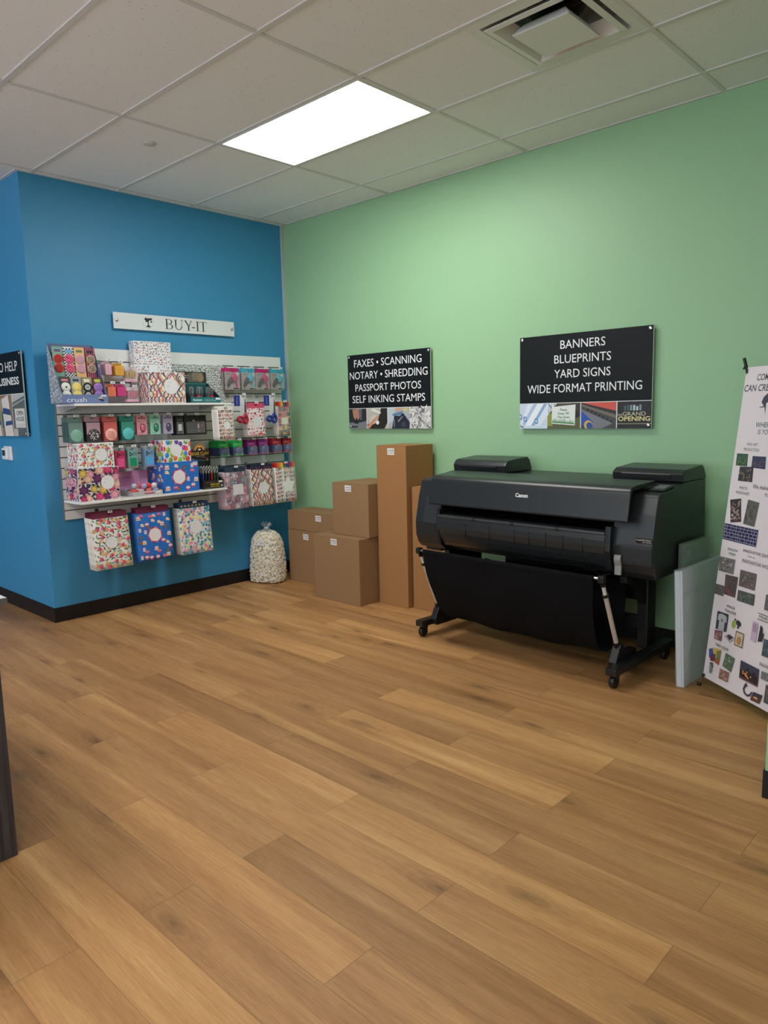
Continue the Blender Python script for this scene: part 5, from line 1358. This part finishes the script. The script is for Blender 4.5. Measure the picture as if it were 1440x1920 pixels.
def scissor_pack(label, hcol):
    t = pack('scissors_pack', label, 'scissors', 'scissors on hooks')
    m = MB(); tab(m, -.0015, 0, -.030, .030, -.184, .010, (222, 220, 226), .008, .0045); P = face(m, .06, .176, -.184)
    for k in range(6): P.rect(.008, .028 - .004 * (k % 2), .05 + k * .015, .053 + k * .015, (150, 150, 160))
    m.build('hang_card', CARD, t)
    m = MB(); m.box(-.004, .001, -.086, -.0305, -.078, .008, (34, 48, 140), .002); P = face(m, .054, .086, -.078, x=.001); P.l += .0002
    P.mb.M = Matrix.Translation((0, -.0585, 0)); P.rect(.02, .034, .01, .074, (90, 104, 180)); P.mb.M = Matrix.Identity(4); m.build('side_label', CARD, t)
    for s_ in (-1, 1):
        m = MB(); m.add([(.003, .014, -.016), (.003, .006 + .001 * s_, -.150), (.003, .020, -.152), (.006, .014, -.016), (.006, .006, -.150), (.006, .020, -.152)] if s_ > 0 else [(.007, .018, -.016), (.007, .010, -.150), (.007, .026, -.150), (.009, .018, -.016), (.009, .010, -.150), (.009, .026, -.150)], [(0, 1, 2), (5, 4, 3), (0, 3, 4, 1), (1, 4, 5, 2), (2, 5, 3, 0)], (150, 150, 154)); m.build('blade', METAL, t)
    for cy_, rx, rz_ in ((-.040, .026, .019), (.008, .020, .030)):
        m = MB(); pts = [(.010, cy_ + rx * math.cos(a), -.187 + rz_ * math.sin(a)) for a in [2 * math.pi * k / 20 for k in range(21)]]; m.tube(pts, .0115, hcol, 8, False); m.tube([(.008, .014, -.135), (.010, cy_ * .6 + .006, -.172)], .009, hcol, 8); m.build('handle', GLOSS, t)
    return t
for lab, y, c in (('red handled scissors on a card above the heart mailers', -.672, (176, 30, 60)), ('blue handled scissors on a card above the striped mailers', -.372, (34, 52, 140))):
    f = scissor_pack(lab, c); f.location = (.238, y, 1.6010); peg(y, 1.6035, .238, 'the ' + lab.split(' on')[0])

def tape_pack(label, col):
    t = pack('tape_pack', label, 'packaged tape', 'tape packs on hooks'); w = .097
    m = MB(); tab(m, -.001, 0, -w / 2, w / 2, -.046, .010, col, .008, .004); m.box(-.001, 0, -w / 2, w / 2, -.112, -.046, (34, 46, 110)); P = face(m, w, .122, -.112)
    P.rect(.012, .08, .086, .094, tuple(min(255, v + 70) for v in col)); P.rect(.012, .06, .079, .082, tuple(min(255, v + 50) for v in col)); P.rect(.055, .09, .066, .071, (220, 150, 60)); m.build('hang_card', CARD, t)
    m = MB(); m.lathe([(.012, .002), (.030, .002), (.030, .016), (.012, .016)], (70, 86, 140), c=(0, .006, -.078), n=22, axis='x'); m.build('tape_roll', GLOSS, t)
    m = MB(); m.box(.001, .014, -.028, .042, -.118, -.094, tuple(min(255, int(v * 1.1)) for v in col), .006); m.build('dispenser', GLOSS, t)
    m = MB(); m.box(0, .019, -w / 2 + .006, w / 2 - .002, -.120, -.048, W_, .006); m.build('blister', CLEAR, t); return t
for lab, back, y, n, c in (('green tape pack, front of the long green row', 'green tape pack of the long row', -.838, 7, (40, 160, 76)), ('green tape pack next to the purple ones', 'green tape pack of the short row', -.700, 4, (44, 166, 80)), ('purple tape pack next to the green ones', 'purple tape pack of the first purple row', -.556, 4, (150, 40, 140)), ('purple tape pack next to the red ones', 'purple tape pack of the second purple row', -.436, 3, (146, 44, 136)), ('red tape pack next to the purple ones', 'red tape pack of the first red row', -.291, 5, (150, 32, 48)), ('red tape pack nearest the corner', 'red tape pack of the row nearest the corner', -.174, 3, (160, 36, 54))):
    f = tape_pack(lab, c); hang(f, .172, y, 1.2360, n, .0225, back + ' behind its front one', back.replace('pack', 'packs') + ' behind the front one'); peg(y, 1.2360, .186, 'the ' + lab.split(',')[0].replace('pack', 'packs'))

# ------------------------------------------------------------------ counter displays on the shelves
def crate(name, label, cat, x0, x1, y0, y1, z0, zb, lip, col, back=None, inner=None, slope=0.0):
    """open display carton: floor, back panel, two sloping sides and a low front lip"""
    t = thing(name, label, cat, (x0, (y0 + y1) / 2, z0))
    d, w, hb = x1 - x0, (y1 - y0) / 2, zb - z0
    inner = inner or col
    m = MB(); m.box(0, d, -w, w, 0, .003, inner); m.build('tray_floor', CARD, t)
    m = MB(); m.box(0, .003, -w, w, .0032, hb, back or inner); bk = m.build('back_panel', CARD, t)
    sd = []
    for s in (-1, 1):
        m = MB(); a, b = (-w, -w + .003) if s < 0 else (w - .003, w)
        m.prism([(.0032, .0032), (d - .0032, .0032), (d - .0032, lip), (.012, hb - slope), (.0032, hb - slope)], 'y', a, b, inner)
        sd.append((m, s))
    m = MB(); m.box(d - .003, d, -w, w, .0032, lip, col)
    return t, d, w, hb, sd, m, bk
# sleep mask crate
t, d, w, hb, sd, fm, bk = crate('counter_display', 'blue-grey display crate of sleep masks at the upper shelf end', 'display crate', .100, .292, -2.166, -1.850, ZT + .0005, 1.962, .060, (110, 128, 176), inner=(96, 112, 150))
for m, s in sd:
    if s < 0:
        m2 = MB(); m2.v, m2.f, m2.c, m2.sm = m.v, m.f, m.c, m.sm
        P = Paint(m, (0, -w, 0), (1, 0, 0), (0, 0, 1), d, hb, .0003)
        r = random.Random(5)
        def zt(x): return .060 + (hb - .060) * max(0, min(1, (d - .0035 - x) / (d - .015)))
        m.poly([(.0032, -w - .0003, .0032), (d - .0035, -w - .0003, .0032), (d - .0035, -w - .0003, .058), (.012, -w - .0003, hb - .002), (.0032, -w - .0003, hb - .002)], (128, 138, 152))
        P.l = .0006
        for k in range(420):
            x = r.uniform(.006, d - .008); z = r.uniform(.008, hb - .01)
            if z < zt(x) - .008: P.ell(x, z, r.uniform(.004, .008), r.uniform(.003, .005), r.choice([(214, 216, 222), (226, 226, 230), (196, 200, 206)]), r.random() * 3, 7)
    m.build('side_panel', CARD, t)
P = Paint(fm, (d, -w, 0), (0, 1, 0), (0, 0, 1), 2 * w, .06, .0003)
P.text('crush', .028, .165, .010, .030, (226, 232, 244), .004); P.text('SLEEP MASK', .172, .235, .028, .008, (150, 164, 206)); P.rect(.172, .25, .016, .0175, (150, 164, 206))
P.ell(.262, .034, .016, .010, (206, 190, 186)); P.ell(.272, .022, .014, .008, (40, 38, 44), -.5); P.ell(.258, .026, .010, .006, (60, 54, 60), -.4); P.rect(.268, .304, .046, .058, (236, 238, 240)); P.rect(.276, .296, .050, .054, (160, 162, 168))
fm.build('front_lip', CARD, t)
m = MB(); m.box(.0035, .085, -w + .004, w - .004, .0035, .178, (84, 98, 132)); m.build('riser', CARD, t)
def gingham(P, x, y, r, c):
    for sx in (1, -1):
        cy = y + sx * r * .95
        P.ell(x, cy, r, r, c, n=18)
        for k in range(-3, 4):
            q = math.sqrt(max(0, 1 - (k / 4) ** 2)) * r
            P.rect(x - q, x + q, cy + k * r / 4 - r * .05, cy + k * r / 4 + r * .05, tuple(int(v * .72) for v in c)); P.rect(x + k * r / 4 - r * .05, x + k * r / 4 + r * .05, cy - q, cy + q, tuple(int(v * .72) for v in c))
def mask_pack(label, x, y, z, h, base, paint, shape):
    t = thing('sleep_mask_pack', label, 'sleep mask', (x, y, z), 0, 'sleep masks in the display crate')
    t.rotation_euler = (0, -.10, 0); wd = .070
    m = MB(); m.box(-.003, 0, -wd / 2, wd / 2, 0, h, base); P = face(m, wd, h, 0); paint(P, wd, h); m.build('hang_card', CARD, t)
    m = MB(); shape(m, wd, h); m.build('mask', CLOTH, t)
    return t
def plain(c):
    def f(P, w, h): P.rect(w * .2, w * .8, h * .83, h * .91, c)
    return f
def check(P, w, h):
    for i in range(7):
        for j in range(int(h / .01)):
            if (i + j) % 2: P.rect(i * .01, i * .01 + .01, j * .01, j * .01 + .01, (30, 32, 40))
    P.rect(w * .15, w * .85, h * .80, h * .91, (110, 170, 210))
def stripeb(c, lc):
    def f(P, w, h):
        for i in range(5): P.rect(w * (i + .25) / 5, w * (i + .7) / 5, 0, h, c)
        P.rect(w * .2, w * .85, h * .82, h * .91, lc)
    return f
def spotsb(c, lc, seed):
    def f(P, w, h):
        r = random.Random(seed)
        for x, y in spot_grid(w, h, .009, r): P.ell(x, y, .003, .0026, c, 0, 6)
        P.rect(w * .2, w * .8, h * .80, h * .92, lc)
    return f
def round_mask(c, detail):
    def f(m, w, h):
        for k in (.30, .60): m.lathe([(0, .007), (w * .42, .006), (w * .46, .003), (w * .46, .001)], c, c=(0, .002, h * k), n=22, axis='x')
        for k in (.30, .60):
            P = Paint(m, (.0072, -w * .43, h * k - w * .43), (0, 1, 0), (0, 0, 1), w * .86, w * .86, .0004); detail(P, w * .43)
    return f
def d_ging(c):
    def f(P, r):
        for k in range(-4, 5):
            q = math.sqrt(max(0, .86 - (k / 4.6) ** 2)) * r
            P.rect(r - q, r + q, r + k * r / 5 - r * .045, r + k * r / 5 + r * .045, c); P.rect(r + k * r / 5 - r * .045, r + k * r / 5 + r * .045, r - q, r + q, c)
    return f
def d_heart(c):
    def f(P, r):
        q = random.Random(3)
        for k in range(9): P.heart(r + q.uniform(-.6, .6) * r, r + q.uniform(-.6, .6) * r, r * .15, q.uniform(-.5, .5), c)
    return f
def d_leo(P, r):
    q = random.Random(8)
    for k in range(90):
        a, z = q.random() * 6.28, r * .8 * math.sqrt(q.random()); P.ell(r + z * math.cos(a), r + z * math.sin(a), r * .07, r * .05, (60, 48, 42), a, 6)
def d_eye(P, r): P.ell(r, r, r * .62, r * .62, (232, 232, 234)); P.ell(r, r, r * .42, r * .42, (50, 56, 66)); P.ell(r, r, r * .26, r * .26, (226, 228, 230)); P.ell(r, r, r * .14, r * .14, (30, 34, 40))
def d_smile(P, r): P.ell(r * .7, r * 1.2, r * .1, r * .14, (90, 60, 120)); P.ell(r * 1.3, r * 1.2, r * .1, r * .14, (90, 60, 120)); P.stroke([(r * .55, r * .8), (r * .8, r * .6), (r * 1.2, r * .6), (r * 1.45, r * .8)], r * .08, (90, 60, 120))
def d_yin(P, r): P.ell(r * 1.1, r, r * .22, r * .2, (40, 42, 44))
def d_seg(P, r):
    for k in range(8): a = k * .785; P.stroke([(r, r), (r + r * .75 * math.cos(a), r + r * .75 * math.sin(a))], r * .07, (246, 236, 170))
xs = .196; ys = [-2.119 + .0755 * k for k in range(4)]
for (lab, base, pt, c, dt), y in zip((('red gingham mask on a mint card', (120, 166, 150), plain((104, 62, 132)), (222, 92, 76), d_ging((170, 60, 60))), ('pink heart mask on a black and white chequered card', (232, 234, 236), check, (226, 106, 140), d_heart((190, 44, 76))), ('lilac striped mask on an orange card', (232, 180, 120), plain((90, 120, 76)), (206, 184, 206), d_ging((222, 160, 170))), ('leopard mask on a pink and black striped card', (52, 30, 46), stripeb((206, 84, 130), (24, 22, 28)), (196, 172, 150), d_leo)), ys):
    mask_pack(lab, .172, y, ZT + .181, .208, base, pt, round_mask(c, dt))
for (lab, base, pt, c, dt), y in zip((('white eye mask on a dark card, lower row', (60, 66, 58), plain((222, 130, 140)), (232, 232, 228), d_yin), ('yellow citrus mask with a navy label, lower row', (150, 156, 160), plain((36, 44, 66)), (236, 214, 120), d_seg), ('navy eye mask on a spotted card, lower row', (170, 156, 110), spotsb((90, 76, 50), (228, 222, 208), 3), (50, 56, 66), d_eye), ('purple smiling mask with a lime label, lower row', (60, 36, 40), spotsb((196, 60, 70), (172, 206, 76), 4), (160, 124, 196), d_smile)), ys):
    mask_pack(lab, .252, y, ZT + .005, .178, base, pt, round_mask(c, dt))

# glass stopper display
t, d, w, hb, sd, fm, bk = crate('counter_display', 'dark teal display box of glass stoppers on the upper shelf', 'display box', .100, .292, -1.190, -.922, ZT + .0005, 1.798, .042, (24, 116, 122), inner=(30, 48, 56), slope=.09)
for m, s in sd: m.build('side_panel', CARD, t)
P = Paint(fm, (d, -w, 0), (0, 1, 0), (0, 0, 1), 2 * w, .042, .0003); P.text('Rabbit', .02, .098, .014, .014, (226, 236, 236), .02); P.text('WINE STOPPERS', .12, .215, .022, .006, (170, 214, 214)); P.text('2 CHOICES FOR WINE', .12, .222, .011, .006, (200, 226, 226), .01); P.rect(.222, .264, .022, .038, (236, 238, 240)); fm.build('front_lip', CARD, t)
m = MB(); P = Paint(m, (.003, -w, 0), (0, 1, 0), (0, 0, 1), 2 * w, hb, .0004); P.rect(.005, 2 * w - .005, .158, hb - .004, (46, 52, 52)); P.rect(.10, .20, .165, .235, (104, 98, 92)); P.rect(.14, .235, .18, .24, (136, 124, 110)); P.ell(.215, .20, .030, .034, (150, 132, 96)); P.text('Pocket', .055, .108, .212, .010, (206, 210, 208)); P.text('Perfect', .055, .102, .196, .010, (206, 210, 208)); P.rect(.005, 2 * w - .005, .15, .158, (40, 128, 130)); P.rect(.005, 2 * w - .005, .08, .15, (28, 84, 92)); m.build('printed_picture', CARD, t)
for i, (y, x, red) in enumerate(((-1.120, .20, True), (-1.085, .235, True), (-1.040, .20, False), (-1.000, .235, False), (-.960, .225, True), (-1.150, .235, False))):
    s_ = thing('glass_stopper', ('red-based glass stopper in the teal display, ' if red else 'clear glass stopper in the teal display, ') + ('by the shelf middle', 'second red one', 'toward the back', 'between red ones', 'at the end nearest the corner', 'in front')[i], 'stopper', (x, y, ZT + .0042), 0, 'glass stoppers in the teal display')
    m = MB(); m.lathe([(0, .0), (.014, .0), (.015, .01), (.015, .055), (.0, .057)], (178, 30, 56) if red else (60, 70, 74), n=16); m.build('base', GLOSS, s_)
    m = MB(); m.lathe([(.0, .058), (.013, .058), (.016, .070), (.016, .108), (.012, .120), (.0, .124)], (220, 230, 230), n=16); m.build('bulb', CLEAR, s_)
    m = MB(); m.tube([(0, 0, .058), (0, 0, .112)], .005, (60, 66, 70), 8); m.build('core', METAL, s_)

# chequered tray of soft balls
t, d, w, hb, sd, fm, bk = crate('counter_display', 'low chequered tray with a pink back card on the lower shelf', 'display tray', .080, .290, -1.712, -1.476, ZL + .0005, 1.052, .034, (232, 232, 234), back=(206, 140, 186), inner=(196, 190, 196), slope=.13)
def gridp(P, w_, h_, c=(34, 34, 40)):
    n = int(w_ / .007)
    for i in range(n): P.rect(i * w_ / n, (i + .5) * w_ / n, 0, h_, c)
    for j in range(3): P.rect(0, w_, h_ * (j + .2) / 3, h_ * (j + .62) / 3, (222, 222, 226))
for m, s in sd:
    P = Paint(m, (0, -w, .0032), (1, 0, 0), (0, 0, 1), d, .028, .0004) if s < 0 else None
    if P: gridp(P, d - .004, .028)
    m.build('side_panel', CARD, t)
P = Paint(fm, (d, -w, 0), (0, 1, 0), (0, 0, 1), 2 * w, .034, .0003); gridp(P, 2 * w, .033); P.rect(.09, .17, .012, .024, (206, 96, 130)); P.rect(.185, .222, .012, .028, (236, 238, 240)); fm.build('front_lip', CARD, t)
m = MB(); P = Paint(m, (.003, -w, 0), (0, 1, 0), (0, 0, 1), 2 * w, hb, .0004)
for i in range(13):
    for j in range(6): P.ell(.012 + i * .009, .07 + j * .012, .003, .004, (120, 60, 110), 0, 6)
P.rect(.15, .225, .05, .16, (220, 160, 200)); m.build('printed_picture', CARD, t)
m = MB(); m.box(.0035, d - .0035, -w + .0035, w - .0035, .0035, .019, (186, 180, 186)); m.build('riser', CARD, t)
r = random.Random(21); cols = [((166, 164, 206), 'lavender'), ((222, 84, 84), 'red'), ((206, 190, 180), 'beige'), ((226, 120, 110), 'coral'), ((196, 200, 206), 'pale grey'), ((120, 108, 102), 'brown'), ((214, 176, 190), 'pale pink'), ((236, 236, 232), 'white')]
k = 0
for i in range(3):
    for j in range(4):
        c, nm = cols[(k * 5 + 1) % 8] if k else cols[0]
        y = -1.712 + .034 + j * .056; x = .128 + i * .056
        b = thing('scrunchie', nm + ' rolled scrunchie in the chequered tray, ' + ('back', 'middle', 'front')[i] + ' row, ' + ('next to the big-bloom box', 'second from the big-bloom box', 'second from the blue cake box', 'next to the blue cake box')[j], 'scrunchie', (x, y, ZL + .0205), 0, 'scrunchies in the chequered tray')
        m = MB(); n = 20; q = 10
        V = []; F = []
        for u in range(n):
            for v in range(q):
                a, bb = 2 * math.pi * u / n, 2 * math.pi * v / q
                rr_ = .0125 + .0015 * math.sin(a * 7 + bb * 2)
                R_ = .0135
                V.append(((R_ + rr_ * math.cos(bb)) * math.cos(a), (R_ + rr_ * math.cos(bb)) * math.sin(a), .016 + i * 0 + rr_ * 1.1 * math.sin(bb)))
        for u in range(n):
            for v in range(q): F.append((u * q + v, ((u + 1) % n) * q + v, ((u + 1) % n) * q + (v + 1) % q, u * q + (v + 1) % q))
        m.add(V, F, c, True); m.build('fabric_ring', CLOTH, b)
        k += 1
for i, (x, y, c, nm) in enumerate(((.250, -1.600, (166, 164, 206), 'lavender'), (.235, -1.556, (226, 70, 76), 'red'), (.215, -1.600, (226, 96, 92), 'coral'), (.250, -1.520, (220, 222, 224), 'white'), (.205, -1.545, (190, 176, 168), 'beige'), (.190, -1.650, (196, 206, 216), 'pale blue'))):
    b = thing('soft_ball', nm + ' round ball lying on top in the chequered tray', 'ball', (x, y, ZL + .046), 0, 'balls heaped in the chequered tray')
    m = MB(); m.ball((0, 0, .022), .022, c, 16, 10); P = None; m.build('ball_skin', CLOTH, b)
    m = MB(); m.lathe([(.0222, .0205), (.0224, .022), (.0222, .0235)], tuple(int(v * .85) for v in c), n=16); m.build('seam_band', CLOTH, b)

# tool display
t, d, w, hb, sd, fm, bk = crate('counter_display', 'black display box of pocket tools on the lower shelf', 'display box', .110, .284, -1.113, -.932, ZL + .0005, 1.176, .066, (34, 34, 36), inner=(28, 28, 30), slope=.16)
for m, s in sd: m.build('side_panel', CARD, t)
P = Paint(fm, (d, -w, 0), (0, 1, 0), (0, 0, 1), 2 * w, .066, .0003); P.rect(.02, .10, .048, .053, (130, 60, 64)); P.text('BOAR CLAW', .06, .145, .028, .013, (214, 190, 60), .03); P.text('MULTI-TOOL', .06, .145, .012, .009, (190, 166, 50), .03); P.ell(.165, .02, .010, .010, (170, 172, 176)); P.rect(.135, .172, .046, .060, (226, 228, 230)); P.rect(.01, .05, .006, .010, (120, 120, 124)); fm.build('front_lip', CARD, t)
m = MB(); P = Paint(m, (.003, -w, 0), (0, 1, 0), (0, 0, 1), 2 * w, hb, .0004)
P.text('BOAR CLAW', .008, .174, .262, .024, (222, 176, 60), .03); P.text('MULTI-TOOL', .05, .132, .248, .008, (190, 190, 190)); P.rect(.10, .17, .236, .240, (170, 60, 50)); P.stroke([(.02, .23), (.06, .222), (.12, .215), (.155, .222)], .003, (150, 152, 156)); P.ell(.155, .222, .009, .009, (160, 162, 166)); P.ell(.02, .23, .006, .006, (150, 152, 156)); m.build('printed_panel', CARD, t)
m = MB(); q = [(.052 * math.cos(a), .052 * math.sin(a)) for a in [math.pi * k / 16 for k in range(17)]]
m.prism([(y_ - .006, z_ + hb - .003) for y_, z_ in q], 'x', 0, .003, (214, 130, 50)); P = Paint(m, (.003, -.058, hb - .003), (0, 1, 0), (0, 0, 1), .104, .052, .0003); P.ell(.052, .014, .040, .026, (240, 196, 120)); P.ell(.052, .004, .034, .022, (44, 34, 30)); P.ell(.038, .022, .010, .008, (60, 44, 36)); P.ell(.068, .022, .010, .008, (60, 44, 36)); P.ell(.052, .010, .014, .008, (240, 220, 190)); m.build('round_topper', CARD, t)
tc = [((30, 56, 130), 'blue'), ((28, 28, 30), 'black'), ((150, 24, 44), 'red'), ((36, 70, 50), 'green')]
k = 0
for i in range(4):
    for j in range(6):
        c, nm = tc[(0, 0, 1, 2, 2, 3)[j] if i % 2 == 0 else (0, 1, 1, 2, 3, 3)[j]]
        x = .140 + i * .034; y = -1.113 + .024 + j * .0265
        b = thing('pocket_tool', nm + ' barrelled pocket tool with a steel key loop, ' + ('back', 'second', 'third', 'front')[i] + ' row of the black display', 'pocket tool', (x, y, ZL + .0042), 0, nm + ' pocket tools, ' + ('back', 'second', 'third', 'front')[i] + ' row')
        m = MB(); m.tube([(0, 0, 0), (0, 0, .118)], .0078, c, 10); m.build('barrel', GLOSS, b)
        m = MB(); m.tube([(0, 0, .118), (0, 0, .134)], .0064, (206, 208, 210), 10); m.tube([(.0, .008 * math.cos(a), .150 + .015 * math.sin(a)) for a in [2 * math.pi * q / 12 for q in range(13)]], .0028, (200, 202, 206), 6, False); m.tube([(-.006, 0, .160), (.0, .003, .176), (.006, -.002, .166), (.004, -.004, .152)], .0026, (190, 192, 196), 6); m.build('key_loop', METAL, b)
        k += 1
